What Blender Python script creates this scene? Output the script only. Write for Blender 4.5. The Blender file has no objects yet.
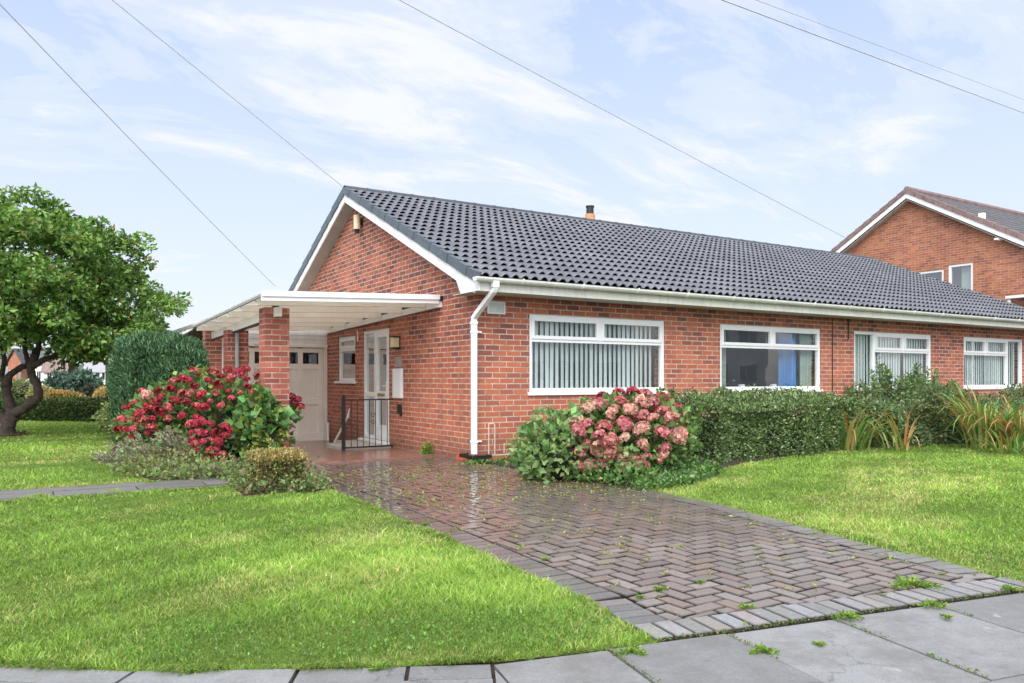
import bpy, math, random
import numpy as np
from mathutils import Vector
random.seed(7); rng = np.random.default_rng(7)
PI = math.pi
scn = bpy.context.scene
COL = scn.collection

# ------------------------------------------------------------------ camera frame (calibrated)
FPX = 777.0; HZ = 379.0
TH = math.radians(58.2)
FW = np.array([math.cos(TH), math.sin(TH), 0]); RT = np.array([math.sin(TH), -math.cos(TH), 0])
CAM = np.array([-5.089, -9.07, 1.11])
def at(px, py, d):
    return CAM + FW*d + RT*((px-512)/FPX*d) + np.array([0, 0, 1])*((HZ-py)/FPX*d)
def gp(px, py, z=0.0):
    return at(px, py, (CAM[2]-z)*FPX/(py-HZ))
def dep(x, y):
    return (x-CAM[0])*FW[0]+(y-CAM[1])*FW[1]

# ------------------------------------------------------------------ materials
def nm(name):
    m = bpy.data.materials.new(name); m.use_nodes = True
    nt = m.node_tree; nt.nodes.clear()
    out = nt.nodes.new('ShaderNodeOutputMaterial')
    return m, nt, out
def N(nt, t, **kw):
    n = nt.nodes.new(t)
    for k, v in kw.items():
        if k.startswith('i_'):
            key = k[2:]
            key = int(key) if key.isdigit() else key.replace('_', ' ')
            n.inputs[key].default_value = v
        else: setattr(n, k, v)
    return n
def L(nt, a, b): nt.links.new(a, b)
def ramp(nt, fac, stops):
    r = nt.nodes.new('ShaderNodeValToRGB')
    e = r.color_ramp.elements
    while len(e) < len(stops): e.new(0.5)
    for i, (p, c) in enumerate(stops):
        e[i].position = p
        e[i].color = (c, c, c, 1) if isinstance(c, (int, float)) else (*c, 1)
    L(nt, fac, r.inputs[0]); return r
def mix(nt, fac, a, b, mode='MIX'):
    m = nt.nodes.new('ShaderNodeMix'); m.data_type = 'RGBA'; m.blend_type = mode
    for s, v in ((m.inputs[0], fac), (m.inputs[6], a), (m.inputs[7], b)):
        if isinstance(v, (int, float)): s.default_value = v
        elif isinstance(v, tuple): s.default_value = (*v, 1)
        else: L(nt, v, s)
    return m.outputs[2]
def mathn(nt, op, a, b=None):
    m = nt.nodes.new('ShaderNodeMath'); m.operation = op
    for i, v in enumerate((a, b)):
        if v is None: continue
        if isinstance(v, (int, float)): m.inputs[i].default_value = v
        else: L(nt, v, m.inputs[i])
    return m.outputs[0]
def noise(nt, vec, scale, detail=4, rough=.6):
    n = N(nt, 'ShaderNodeTexNoise', i_Scale=scale, i_Detail=detail, i_Roughness=rough)
    if vec is not None: L(nt, vec, n.inputs['Vector'])
    return n.outputs['Fac']
def bump(nt, h, strength=.3, dist=.01, normal=None):
    b = N(nt, 'ShaderNodeBump', i_Strength=strength, i_Distance=dist)
    L(nt, h, b.inputs['Height'])
    if normal is not None: L(nt, normal, b.inputs['Normal'])
    return b.outputs[0]
def plain(name, col, rough=.5, var=.12, vs=6., bs=.15, metal=0., grime=0.0, spec=.5, bd=.004):
    m, nt, out = nm(name)
    p = N(nt, 'ShaderNodeBsdfPrincipled', i_Roughness=rough, i_Metallic=metal)
    p.inputs['Specular IOR Level'].default_value = spec
    tc = N(nt, 'ShaderNodeTexCoord')
    n1 = noise(nt, tc.outputs['Object'], vs, 5)
    r = ramp(nt, n1, [(.3, tuple(c*(1-var) for c in col)), (.7, tuple(min(1, c*(1+var)) for c in col))])
    c = r.outputs[0]
    if grime:
        mp = N(nt, 'ShaderNodeMapping'); mp.inputs['Scale'].default_value = (9, 9, 1.2)
        L(nt, tc.outputs['Object'], mp.inputs[0])
        g = noise(nt, mp.outputs[0], 1.5, 5, .7)
        gr = ramp(nt, g, [(.45, 0.), (.75, grime)])
        c = mix(nt, gr.outputs[0], c, (.16, .15, .12))
    L(nt, c, p.inputs['Base Color'])
    n2 = noise(nt, tc.outputs['Object'], vs*12, 3)
    L(nt, bump(nt, n2, bs, bd), p.inputs['Normal'])
    L(nt, p.outputs[0], out.inputs[0]); return m
def brick_mat(name, c1, c2, mort, warm=1.0, rough=.85, low=None):
    m, nt, out = nm(name)
    p = N(nt, 'ShaderNodeBsdfPrincipled', i_Roughness=rough)
    p.inputs['Specular IOR Level'].default_value = .25
    uv = N(nt, 'ShaderNodeUVMap'); uv.uv_map = 'UVMap'
    tc = N(nt, 'ShaderNodeTexCoord')
    # slight waviness of the joints
    nz = N(nt, 'ShaderNodeTexNoise', i_Scale=9., i_Detail=2.)
    L(nt, uv.outputs[0], nz.inputs['Vector'])
    sc = N(nt, 'ShaderNodeVectorMath', operation='MULTIPLY_ADD')
    L(nt, nz.outputs['Color'], sc.inputs[0]); sc.inputs[1].default_value = (.006, .006, 0); L(nt, uv.outputs[0], sc.inputs[2])
    bt = N(nt, 'ShaderNodeTexBrick', offset=.5)
    for k, v in (('Scale', 1.), ('Mortar Size', .0088), ('Mortar Smooth', .25), ('Bias', -.1), ('Brick Width', .225), ('Row Height', .075)):
        bt.inputs[k].default_value = v
    bt.inputs['Color1'].default_value = (0, 0, 0, 1); bt.inputs['Color2'].default_value = (1, 1, 1, 1)
    bt.inputs['Mortar'].default_value = (0, 0, 0, 1)
    L(nt, sc.outputs[0], bt.inputs['Vector'])
    # per brick tone through a ramp
    tone = ramp(nt, bt.outputs['Color'], [(0., c2), (.10, c2), (.22, tuple((a*.6+b*.4) for a, b in zip(c1, c2))), (.5, c1), (.8, tuple(min(1, a*k) for a, k in zip(c1, (1.14, 1.25, 1.15)))), (1., tuple(a*k for a, k in zip(c1, (.86, .86, 1.05))))])
    big = noise(nt, tc.outputs['Object'], .9, 3)
    rb = ramp(nt, big, [(.35, (.8, .72, .74)), (.65, (1.16, 1.14, 1.08))])
    col = mix(nt, 1., tone.outputs[0], rb.outputs[0], 'MULTIPLY')
    if low is not None:   # warmer, newer looking bricks below a certain height
        sx = N(nt, 'ShaderNodeSeparateXYZ'); L(nt, tc.outputs['Object'], sx.inputs[0])
        w = noise(nt, tc.outputs['Object'], 2.5, 4)
        hh = mathn(nt, 'ADD', sx.outputs[2], mathn(nt, 'MULTIPLY', mathn(nt, 'SUBTRACT', w, .5), 1.2))
        rl = ramp(nt, hh, [(.0, 0.7), (1., 0.7)]); 
        rr = N(nt, 'ShaderNodeMapRange'); L(nt, hh, rr.inputs[0]); rr.inputs[1].default_value = .9; rr.inputs[2].default_value = 1.9; rr.inputs[3].default_value = .42; rr.inputs[4].default_value = 0.
        col = mix(nt, rr.outputs[0], col, low)
    fine = noise(nt, tc.outputs['Object'], 60, 4, .7)
    rf = ramp(nt, fine, [(.3, .78), (.7, 1.2)])
    col = mix(nt, 1., col, rf.outputs[0], 'MULTIPLY')
    mn = noise(nt, tc.outputs['Object'], 5, 3)
    mr = ramp(nt, mn, [(.35, tuple(c*.6 for c in mort)), (.6, mort)])
    col = mix(nt, bt.outputs['Fac'], col, mr.outputs[0])
    if low is not None:
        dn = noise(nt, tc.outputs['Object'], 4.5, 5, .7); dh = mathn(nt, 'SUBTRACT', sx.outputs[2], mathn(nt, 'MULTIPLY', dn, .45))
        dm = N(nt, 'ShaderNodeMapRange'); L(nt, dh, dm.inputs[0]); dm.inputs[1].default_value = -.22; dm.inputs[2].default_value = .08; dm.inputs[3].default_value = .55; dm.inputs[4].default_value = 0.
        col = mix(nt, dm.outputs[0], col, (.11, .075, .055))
    # pale efflorescence patches
    ef = noise(nt, tc.outputs['Object'], 3.3, 6, .75)
    er = ramp(nt, ef, [(.60, 0.), (.78, .22)])
    col = mix(nt, er.outputs[0], col, (.55, .47, .42))
    L(nt, col, p.inputs['Base Color'])
    h = mathn(nt, 'SUBTRACT', mathn(nt, 'MULTIPLY', fine, .25), bt.outputs['Fac'])
    L(nt, bump(nt, h, .6, .006), p.inputs['Normal'])
    L(nt, p.outputs[0], out.inputs[0]); return m
def attr_mat(name, rough=.6, trans=.0, spec=.4, bs=0., bscale=60, wet=None):
    m, nt, out = nm(name)
    p = N(nt, 'ShaderNodeBsdfPrincipled', i_Roughness=rough)
    p.inputs['Specular IOR Level'].default_value = spec
    a = N(nt, 'ShaderNodeAttribute', attribute_name='Col')
    L(nt, a.outputs['Color'], p.inputs['Base Color'])
    if bs:
        tc = N(nt, 'ShaderNodeTexCoord')
        L(nt, bump(nt, noise(nt, tc.outputs['Object'], bscale, 4), bs, .004), p.inputs['Normal'])
    sh = p.outputs[0]
    if trans:
        t = N(nt, 'ShaderNodeBsdfTranslucent')
        tcx = mix(nt, 1., a.outputs['Color'], (1.3, 1.25, .6), 'MULTIPLY')
        L(nt, tcx, t.inputs[0])
        ms = N(nt, 'ShaderNodeMixShader', i_0=trans)
        L(nt, p.outputs[0], ms.inputs[1]); L(nt, t.outputs[0], ms.inputs[2]); sh = ms.outputs[0]
    L(nt, sh, out.inputs[0]); return m
def glass_mat(name, refl=.12, tint=(.85, .92, .9)):
    m, nt, out = nm(name)
    tr = N(nt, 'ShaderNodeBsdfTransparent'); tr.inputs[0].default_value = (*tint, 1)
    gl = N(nt, 'ShaderNodeBsdfGlossy', i_Roughness=.01); gl.inputs[0].default_value = (.95, .97, 1, 1)
    tc = N(nt, 'ShaderNodeTexCoord')
    nn = bump(nt, noise(nt, tc.outputs['Object'], 1.6, 2), .06, .02)
    L(nt, nn, gl.inputs['Normal'])
    fr = N(nt, 'ShaderNodeLayerWeight', i_Blend=.5)
    f = mathn(nt, 'ADD', mathn(nt, 'MULTIPLY', mathn(nt, 'POWER', fr.outputs['Facing'], 4.), .9), refl)
    ms = N(nt, 'ShaderNodeMixShader'); L(nt, f, ms.inputs[0]); L(nt, tr.outputs[0], ms.inputs[1]); L(nt, gl.outputs[0], ms.inputs[2])
    L(nt, ms.outputs[0], out.inputs[0]); return m

M = {}
M['brick'] = brick_mat('red_brick', (.385, .122, .076), (.20, .085, .075), (.54, .40, .32), low=(.48, .148, .08))
M['brick_gable'] = M['brick']
M['brick_pier'] = brick_mat('pier_brick', (.42, .13, .095), (.27, .095, .075), (.47, .33, .26))
M['brick_far'] = brick_mat('orange_brick', (.41, .15, .085), (.29, .11, .075), (.45, .33, .25))
M['plinth'] = plain('painted_plinth', (.50, .10, .045), .8, .3, 9, .4)
M['upvc'] = plain('white_upvc', (.80, .81, .82), .35, .03, 3, .03)
M['gutter'] = plain('white_gutter', (.74, .75, .72), .35, .05, 3, .05, grime=.25)
M['fascia'] = plain('painted_fascia', (.66, .66, .60), .5, .06, 3, .08, grime=.3)
M['soffit'] = plain('soffit_board', (.50, .47, .42), .7, .1, 4, .1)
M['rake_soffit'] = plain('rake_soffit', (.34, .31, .28), .8, .12, 4, .1)  # darker copy of the soffit board, shade under the rake put into its colour
M['cream'] = plain('cream_paint', (.87, .82, .76), .55, .04, 4, .1, grime=.08)
M['cladding'] = plain('pale_cladding', (.72, .72, .72), .55, .06, 4, .1, grime=.2)
M['sheet'] = plain('cream_sheet', (.70, .68, .60), .5, .08, 2, .05, grime=.25)
def sheet_mat():
    m, nt, out = nm('translucent_sheet')
    p = N(nt, 'ShaderNodeBsdfPrincipled', i_Roughness=.5); p.inputs['Base Color'].default_value = (.84, .82, .76, 1)
    t = N(nt, 'ShaderNodeBsdfTranslucent'); tc = N(nt, 'ShaderNodeTexCoord')
    n = noise(nt, tc.outputs['Object'], 2.5, 5); L(nt, ramp(nt, n, [(.3, (.76, .73, .64)), (.7, (.92, .90, .85))]).outputs[0], t.inputs[0])
    ms = N(nt, 'ShaderNodeMixShader', i_0=.75); L(nt, p.outputs[0], ms.inputs[1]); L(nt, t.outputs[0], ms.inputs[2]); L(nt, ms.outputs[0], out.inputs[0]); return m
M['sheet_t'] = sheet_mat()
M['black'] = plain('black_metal', (.015, .015, .017), .4, .2, 8, .1)
M['grey_pipe'] = plain('grey_pipe', (.30, .32, .33), .5, .1, 6, .1)
M['concrete'] = plain('concrete', (.42, .40, .37), .8, .15, 7, .4)
M['gold'] = plain('brass', (.55, .38, .12), .3, .1, 8, .1, metal=1)
M['lampglass'] = plain('cream_plastic', (.70, .62, .42), .4, .08, 8, .05)
M['terracotta'] = plain('terracotta', (.55, .27, .14), .8, .15, 8, .3)
M['ridge'] = plain('ridge_tile', (.055, .062, .072), .45, .25, 5, .4)
M['verge'] = plain('verge_tile', (.095, .115, .135), .5, .2, 5, .4)
M['darkinside'] = plain('dark_interior', (.02, .02, .022), .9, .2, 2, .0)
M['room'] = plain('room_wall', (.30, .28, .26), .9, .2, 1, .0)
M['roomfloor'] = plain('room_floor', (.05, .04, .035), .9, .2, 1, .0)
M['blind'] = plain('blind_fabric', (.87, .88, .88), .8, .06, 3, .05)
M['curtain'] = plain('blue_curtain', (.06, .26, .62), .9, .15, 5, .1)
M['net'] = plain('net_curtain', (.46, .50, .46), .9, .08, 5, .1)
M['pane'] = glass_mat('window_glass', .22)
M['doorpane'] = glass_mat('door_glass', .48, (.7, .78, .76))
M['darkpane'] = glass_mat('dark_glass', .05, (.35, .37, .38))
M['china'] = plain('white_china', (.8, .8, .78), .2, .02, 5, .0)
M['wire'] = plain('cable', (.52, .52, .56), .6, .1, 5, .0)
M['leaf'] = attr_mat('leaf', .45, .28, .35)
M['needle'] = attr_mat('needle', .65, .12, .25)
M['grass'] = attr_mat('grass_blade', .5, .35, .3)
M['petal'] = attr_mat('petal', .7, .22, .25)
M['soil'] = plain('soil', (.06, .042, .03), .95, .4, 12, .9, bd=.03)
M['far_tile'] = plain('far_roof', (.22, .15, .14), .7, .3, 5, .5, bd=.02)
M['far_tile_grey'] = plain('far_grey_roof', (.11, .105, .11), .7, .3, 5, .5, bd=.02)
M['white_wall'] = plain('white_render', (.80, .78, .75), .85, .08, 2, .1)

def tile_mat():
    m, nt, out = nm('charcoal_roof_tile')
    p = N(nt, 'ShaderNodeBsdfPrincipled', i_Roughness=.42)
    p.inputs['Specular IOR Level'].default_value = .8
    tc = N(nt, 'ShaderNodeTexCoord')
    n1 = noise(nt, tc.outputs['Object'], 1.3, 6, .7)
    r = ramp(nt, n1, [(.3, (.082, .085, .098)), (.7, (.145, .15, .17))])
    n3 = noise(nt, tc.outputs['Object'], 14, 4, .7)
    r3 = ramp(nt, n3, [(.3, .8), (.7, 1.2)])
    at_ = N(nt, 'ShaderNodeAttribute', attribute_name='Col')
    cc = mix(nt, 1., mix(nt, 1., r.outputs[0], r3.outputs[0], 'MULTIPLY'), mix(nt, 1., at_.outputs['Color'], (1.4, 1.4, 1.4), 'MULTIPLY'), 'MULTIPLY')
    li = noise(nt, tc.outputs['Object'], 22, 3, .5); lm = noise(nt, tc.outputs['Object'], .8, 3)
    lf = mathn(nt, 'MULTIPLY', ramp(nt, li, [(.66, 0.), (.70, .6)]).outputs[0], ramp(nt, lm, [(.45, 0.), (.6, 1.)]).outputs[0])
    L(nt, mix(nt, lf, cc, (.28, .29, .24)), p.inputs['Base Color'])
    L(nt, bump(nt, noise(nt, tc.outputs['Object'], 90, 4), .3, .003), p.inputs['Normal'])
    L(nt, p.outputs[0], out.inputs[0]); return m
M['tile'] = tile_mat()

def block_mat():
    """wet clay blocks; colour per block in Col, wetness where water stands"""
    m, nt, out = nm('wet_block_paving')
    p = N(nt, 'ShaderNodeBsdfPrincipled')
    a = N(nt, 'ShaderNodeAttribute', attribute_name='Col')
    tc = N(nt, 'ShaderNodeTexCoord')
    fine = noise(nt, tc.outputs['Object'], 45, 5, .7)
    rf = ramp(nt, fine, [(.3, .72), (.7, 1.25)])
    col = mix(nt, 1., a.outputs['Color'], rf.outputs[0], 'MULTIPLY')
    st = noise(nt, tc.outputs['Object'], 1.7, 6, .7)
    col = mix(nt, ramp(nt, st, [(.55, 0.), (.75, .45)]).outputs[0], col, (.10, .085, .07))
    sx = N(nt, 'ShaderNodeSeparateXYZ'); L(nt, tc.outputs['Object'], sx.inputs[0])
    w = noise(nt, tc.outputs['Object'], 1.1, 4, .6)
    d = mathn(nt, 'ADD', sx.outputs[1], mathn(nt, 'MULTIPLY', mathn(nt, 'SUBTRACT', w, .5), 5.0))
    mr = N(nt, 'ShaderNodeMapRange'); L(nt, d, mr.inputs[0]); mr.inputs[1].default_value = -6.0; mr.inputs[2].default_value = -2.6
    wet = mr.outputs[0]
    L(nt, mix(nt, mathn(nt, 'MULTIPLY', wet, .55), col, mix(nt, 1., col, (.55, .38, .34), 'MULTIPLY')), p.inputs['Base Color'])
    rg = N(nt, 'ShaderNodeMapRange'); L(nt, wet, rg.inputs[0]); rg.inputs[3].default_value = .34; rg.inputs[4].default_value = .05
    L(nt, rg.outputs[0], p.inputs['Roughness'])
    p.inputs['Specular IOR Level'].default_value = .8
    p.inputs['IOR'].default_value = 1.45
    bs = N(nt, 'ShaderNodeMapRange'); L(nt, wet, bs.inputs[0]); bs.inputs[3].default_value = .5; bs.inputs[4].default_value = .035
    b = N(nt, 'ShaderNodeBump', i_Distance=.006); L(nt, fine, b.inputs['Height']); L(nt, bs.outputs[0], b.inputs['Strength'])
    L(nt, b.outputs[0], p.inputs['Normal'])
    L(nt, p.outputs[0], out.inputs[0]); return m
M['block'] = block_mat()
def slab_mat():
    m, nt, out = nm('damp_concrete_slab')
    p = N(nt, 'ShaderNodeBsdfPrincipled'); p.inputs['Specular IOR Level'].default_value = .5
    a = N(nt, 'ShaderNodeAttribute', attribute_name='Col')
    tc = N(nt, 'ShaderNodeTexCoord')
    fine = noise(nt, tc.outputs['Object'], 110, 4, .8)
    col = mix(nt, 1., a.outputs['Color'], ramp(nt, fine, [(.3, .68), (.7, 1.28)]).outputs[0], 'MULTIPLY')
    st = noise(nt, tc.outputs['Object'], 2.6, 6, .7)
    col = mix(nt, ramp(nt, st, [(.42, 0.), (.62, .65)]).outputs[0], col, (.15, .14, .125))
    lc = N(nt, 'ShaderNodeTexVoronoi', i_Scale=5.); dv = N(nt, 'ShaderNodeTexNoise', i_Scale=14., i_Detail=3.); L(nt, tc.outputs['Object'], dv.inputs['Vector'])
    dm = N(nt, 'ShaderNodeVectorMath', operation='MULTIPLY_ADD'); L(nt, dv.outputs['Color'], dm.inputs[0]); dm.inputs[1].default_value = (.16, .16, .16); L(nt, tc.outputs['Object'], dm.inputs[2]); L(nt, dm.outputs[0], lc.inputs['Vector'])
    lm = noise(nt, tc.outputs['Object'], 2., 2)
    lich = mathn(nt, 'MULTIPLY', ramp(nt, lc.outputs['Distance'], [(.09, .45), (.15, 0.)]).outputs[0], ramp(nt, lm, [(.5, 0.), (.56, 1.)]).outputs[0])
    col = mix(nt, lich, col, (.52, .52, .48))
    ck = N(nt, 'ShaderNodeTexVoronoi', feature='DISTANCE_TO_EDGE', i_Scale=1.1); L(nt, dm.outputs[0], ck.inputs['Vector'])
    cm = noise(nt, tc.outputs['Object'], .9, 2)
    crk = mathn(nt, 'MULTIPLY', ramp(nt, ck.outputs['Distance'], [(.0015, .6), (.005, 0.)]).outputs[0], ramp(nt, cm, [(.56, 0.), (.60, 1.)]).outputs[0])
    col = mix(nt, crk, col, (.04, .035, .03))
    spk = noise(nt, tc.outputs['Object'], 230, 2, .5)
    col = mix(nt, ramp(nt, spk, [(.62, 0.), (.7, .5)]).outputs[0], col, (.07, .065, .06))
    L(nt, col, p.inputs['Base Color'])
    L(nt, ramp(nt, st, [(.35, .28), (.65, .6)]).outputs[0], p.inputs['Roughness'])
    L(nt, bump(nt, fine, .45, .003), p.inputs['Normal'])
    L(nt, p.outputs[0], out.inputs[0]); return m
M['slab'] = slab_mat()
def ground_mat(name, a, b, c, s1=1.2, s2=25):
    m, nt, out = nm(name)
    p = N(nt, 'ShaderNodeBsdfPrincipled', i_Roughness=.95); p.inputs['Specular IOR Level'].default_value = .1
    tc = N(nt, 'ShaderNodeTexCoord')
    n1 = noise(nt, tc.outputs['Object'], s1, 5, .65); n2 = noise(nt, tc.outputs['Object'], s2, 5, .8)
    col = mix(nt, ramp(nt, n1, [(.35, 0.), (.65, 1.)]).outputs[0], a, b)
    col = mix(nt, ramp(nt, n2, [(.45, 0.), (.7, .7)]).outputs[0], col, c)
    L(nt, col, p.inputs['Base Color']); L(nt, bump(nt, n2, .8, .02), p.inputs['Normal'])
    L(nt, p.outputs[0], out.inputs[0]); return m
M['lawn'] = ground_mat('lawn_turf', (.11, .19, .03), (.15, .21, .04), (.09, .10, .03))
M['field'] = ground_mat('far_ground', (.07, .12, .03), (.10, .13, .05), (.05, .08, .03), .1, 2)
M['road'] = plain('asphalt', (.055, .055, .057), .7, .2, 12, .6)
M['hill'] = ground_mat('hill_land', (.07, .12, .06), (.10, .14, .09), (.05, .08, .05), .02, .3)

def bark_mat():
    m, nt, out = nm('dark_bark')
    p = N(nt, 'ShaderNodeBsdfPrincipled', i_Roughness=.85)
    tc = N(nt, 'ShaderNodeTexCoord')
    n = noise(nt, tc.outputs['Object'], 16, 6, .75)
    L(nt, ramp(nt, n, [(.3, (.022, .016, .013)), (.55, (.07, .048, .04)), (.75, (.13, .10, .085))]).outputs[0], p.inputs['Base Color'])
    L(nt, bump(nt, n, .9, .03), p.inputs['Normal'])
    L(nt, p.outputs[0], out.inputs[0]); return m
M['bark'] = bark_mat()
M['stem'] = plain('green_brown_stem', (.13, .09, .05), .8, .3, 20, .2)

# ------------------------------------------------------------------ mesh builder
class MB:
    def __init__(s): s.v = []; s.f = []; s.c = []
    def poly(s, pts, col=None):
        n = len(s.v); s.v += [tuple(map(float, p)) for p in pts]; s.f.append(tuple(range(n, n+len(pts)))); s.c.append(col)
    def box(s, x0, x1, y0, y1, z0, z1, col=None):
        n = len(s.v)
        s.v += [(x, y, z) for z in (z0, z1) for y in (y0, y1) for x in (x0, x1)]
        for f in ((0, 2, 3, 1), (4, 5, 7, 6), (0, 1, 5, 4), (2, 6, 7, 3), (0, 4, 6, 2), (1, 3, 7, 5)):
            s.f.append(tuple(n+i for i in f)); s.c.append(col)
        return s
    def prism(s, pts, ax, a, b, col=None):
        """outline pts (2-D) extruded along axis ax from a to b"""
        def mk(p, t):
            q = list(p); q.insert({'x': 0, 'y': 1, 'z': 2}[ax], t); return tuple(q)
        n = len(s.v); k = len(pts)
        s.v += [mk(p, a) for p in pts] + [mk(p, b) for p in pts]
        s.f.append(tuple(n+i for i in range(k))); s.c.append(col)
        s.f.append(tuple(n+k+i for i in range(k-1, -1, -1))); s.c.append(col)
        for i in range(k):
            j = (i+1) % k; s.f.append((n+i, n+k+i, n+k+j, n+j)); s.c.append(col)
        return s
    def tube(s, path, radii, seg=8, cap=True, col=None, sq=False):
        path = [np.array(p, float) for p in path]
        if not hasattr(radii, '__len__'): radii = [radii]*len(path)
        up = np.array([0, 0, 1.]); n0 = len(s.v)
        prev = None
        for i, p in enumerate(path):
            t = path[min(i+1, len(path)-1)] - path[max(i-1, 0)]; t /= np.linalg.norm(t)+1e-9
            if prev is None:
                a = np.cross(t, up)
                if np.linalg.norm(a) < .1: a = np.array([1., 0, 0]) if sq else np.cross(t, np.array([1., 0, 0]))
                a = a - t*np.dot(a, t)
            else: a = prev - t*np.dot(prev, t)
            a /= np.linalg.norm(a)+1e-9; prev = a; b = np.cross(t, a)
            for k in range(seg):
                an = 2*PI*k/seg + (PI/4 if sq else 0)
                s.v.append(tuple(p + radii[i]*(math.cos(an)*a + math.sin(an)*b)))
        for i in range(len(path)-1):
            for k in range(seg):
                k2 = (k+1) % seg
                s.f.append((n0+i*seg+k, n0+i*seg+k2, n0+(i+1)*seg+k2, n0+(i+1)*seg+k)); s.c.append(col)
        if cap:
            s.f.append(tuple(n0+k for k in range(seg-1, -1, -1))); s.c.append(col)
            e = n0+(len(path)-1)*seg
            s.f.append(tuple(e+k for k in range(seg))); s.c.append(col)
        return s
    def build(s, name, mat, parent=None, smooth=False, bevel=0, fixn=True):
        me = bpy.data.meshes.new(name); me.from_pydata(s.v, [], s.f); me.materials.append(mat)
        if fixn:
            import bmesh
            bm = bmesh.new(); bm.from_mesh(me); bmesh.ops.recalc_face_normals(bm, faces=bm.faces); bm.to_mesh(me); bm.free()
        uvl = me.uv_layers.new(name='UVMap')
        uv = np.zeros(len(me.loops)*2)
        for p in me.polygons:
            nx, ny, nz = (abs(c) for c in p.normal)
            for li in p.loop_indices:
                v = me.vertices[me.loops[li].vertex_index].co
                if nz > .75: a, b = v.x, v.y
                elif ny >= nx: a, b = v.x, v.z
                else: a, b = v.y+.1125, v.z
                uv[2*li] = a; uv[2*li+1] = b
        uvl.data.foreach_set('uv', uv)
        if any(c is not None for c in s.c):
            ca = me.color_attributes.new('Col', 'FLOAT_COLOR', 'CORNER')
            arr = np.ones(len(me.loops)*4)
            for p, c in zip(me.polygons, s.c):
                for li in p.loop_indices: arr[4*li:4*li+3] = c if c is not None else (.5, .5, .5)
            ca.data.foreach_set('color', arr)
        if smooth: me.polygons.foreach_set('use_smooth', [True]*len(me.polygons))
        o = bpy.data.objects.new(name, me); COL.objects.link(o)
        if bevel:
            b = o.modifiers.new('edge', 'BEVEL'); b.width = bevel; b.segments = 2; b.limit_method = 'ANGLE'
        if parent is not None:
            o.parent = parent; o.matrix_parent_inverse = parent.matrix_world.inverted() if False else o.matrix_parent_inverse
            o.location = -Vector(parent['_org']) if '_org' in parent else (0, 0, 0)
        return o
def thing(name, label, cat, loc=(0, 0, 0), group=None):
    o = bpy.data.objects.new(name, None); COL.objects.link(o); o.location = tuple(float(c) for c in loc)
    o['label'] = label; o['category'] = cat; o['_org'] = tuple(float(c) for c in loc)
    if group: o['group'] = group
    o.empty_display_size = .2
    return o
def tag(o, label, cat, group=None, kind=None):
    o['label'] = label; o['category'] = cat
    if group: o['group'] = group
    if kind: o['kind'] = kind
    return o
def struct(o): o['kind'] = 'structure'; return o

def fast_mesh(name, V, F, C, mat, parent=None, kind=None):
    """V (n,3), F (m,k) with k = 3 or 4, C (m,3) colour per face"""
    me = bpy.data.meshes.new(name)
    k = F.shape[1]; m = len(F)
    me.vertices.add(len(V)); me.vertices.foreach_set('co', np.ascontiguousarray(V, dtype=np.float32).ravel())
    me.loops.add(m*k); me.loops.foreach_set('vertex_index', np.ascontiguousarray(F, dtype=np.int32).ravel())
    me.polygons.add(m); me.polygons.foreach_set('loop_start', np.arange(0, m*k, k, dtype=np.int32))
    me.update(calc_edges=True)
    ca = me.color_attributes.new('Col', 'FLOAT_COLOR', 'CORNER')
    A = np.ones((m*k, 4), dtype=np.float32); A[:, :3] = np.repeat(C, k, axis=0)
    ca.data.foreach_set('color', A.ravel())
    me.materials.append(mat); me.validate()
    o = bpy.data.objects.new(name, me); COL.objects.link(o)
    if parent is not None:
        o.parent = parent; o.location = -Vector(parent['_org'])
    if kind: o['kind'] = kind
    return o
def nrm(a): return a/(np.linalg.norm(a, axis=1, keepdims=True)+1e-9)
def leaves(P, D, size, width=.5, cols=None, jit=.25, fold=.18, nrmup=.3):
    """folded diamond leaves at P pointing along D; returns V,F,C"""
    n = len(P); D = nrm(D)
    R = nrm(rng.normal(size=(n, 3)) + np.array([0, 0, nrmup]))
    S = nrm(np.cross(D, R)); U = np.cross(S, D)
    sz = size*(1+jit*rng.normal(size=n)).clip(.4, 1.8); sz = sz[:, None]
    a = P; b = P + D*sz*.45 + S*sz*width*.5 + U*sz*fold; c = P + D*sz - U*sz*.08; d = P + D*sz*.45 - S*sz*width*.5 + U*sz*fold
    V = np.stack([a, b, c, d], 1).reshape(-1, 3)
    i = np.arange(n)*4
    F = np.concatenate([np.stack([i, i+1, i+2], 1), np.stack([i, i+2, i+3], 1)])
    C = np.concatenate([cols, cols])
    return V, F, C
def merge(parts):
    Vs, Fs, Cs, o = [], [], [], 0
    for V, F, C in parts: Vs.append(V); Fs.append(F+o); Cs.append(C); o += len(V)
    return np.concatenate(Vs), np.concatenate(Fs), np.concatenate(Cs)
def palette(n, cols, w=None, var=.18):
    cols = np.array(cols, float); idx = rng.choice(len(cols), n, p=w)
    c = cols[idx]*(1+var*rng.normal(size=(n, 1))).clip(.5, 1.6)
    return np.clip(c*(1+.06*rng.normal(size=(n, 3))), 0, 1)
def inpoly(P, poly):
    x, y = P[:, 0], P[:, 1]; r = np.zeros(len(P), bool); k = len(poly)
    for i in range(k):
        x0, y0 = poly[i]; x1, y1 = poly[(i+1) % k]
        c = ((y0 > y) != (y1 > y)) & (x < (x1-x0)*(y-y0)/((y1-y0) if y1 != y0 else 1e-9)+x0)
        r ^= c
    return r
def vnoise(P, s, seed=0):
    """cheap smooth value noise from summed sines (n,)"""
    r = np.random.default_rng(seed+11); o = np.zeros(len(P))
    for k in range(7):
        w = r.normal(size=P.shape[1])*s; o += np.sin(P@w + r.uniform(0, 6.28))
    return o/2.6

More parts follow.
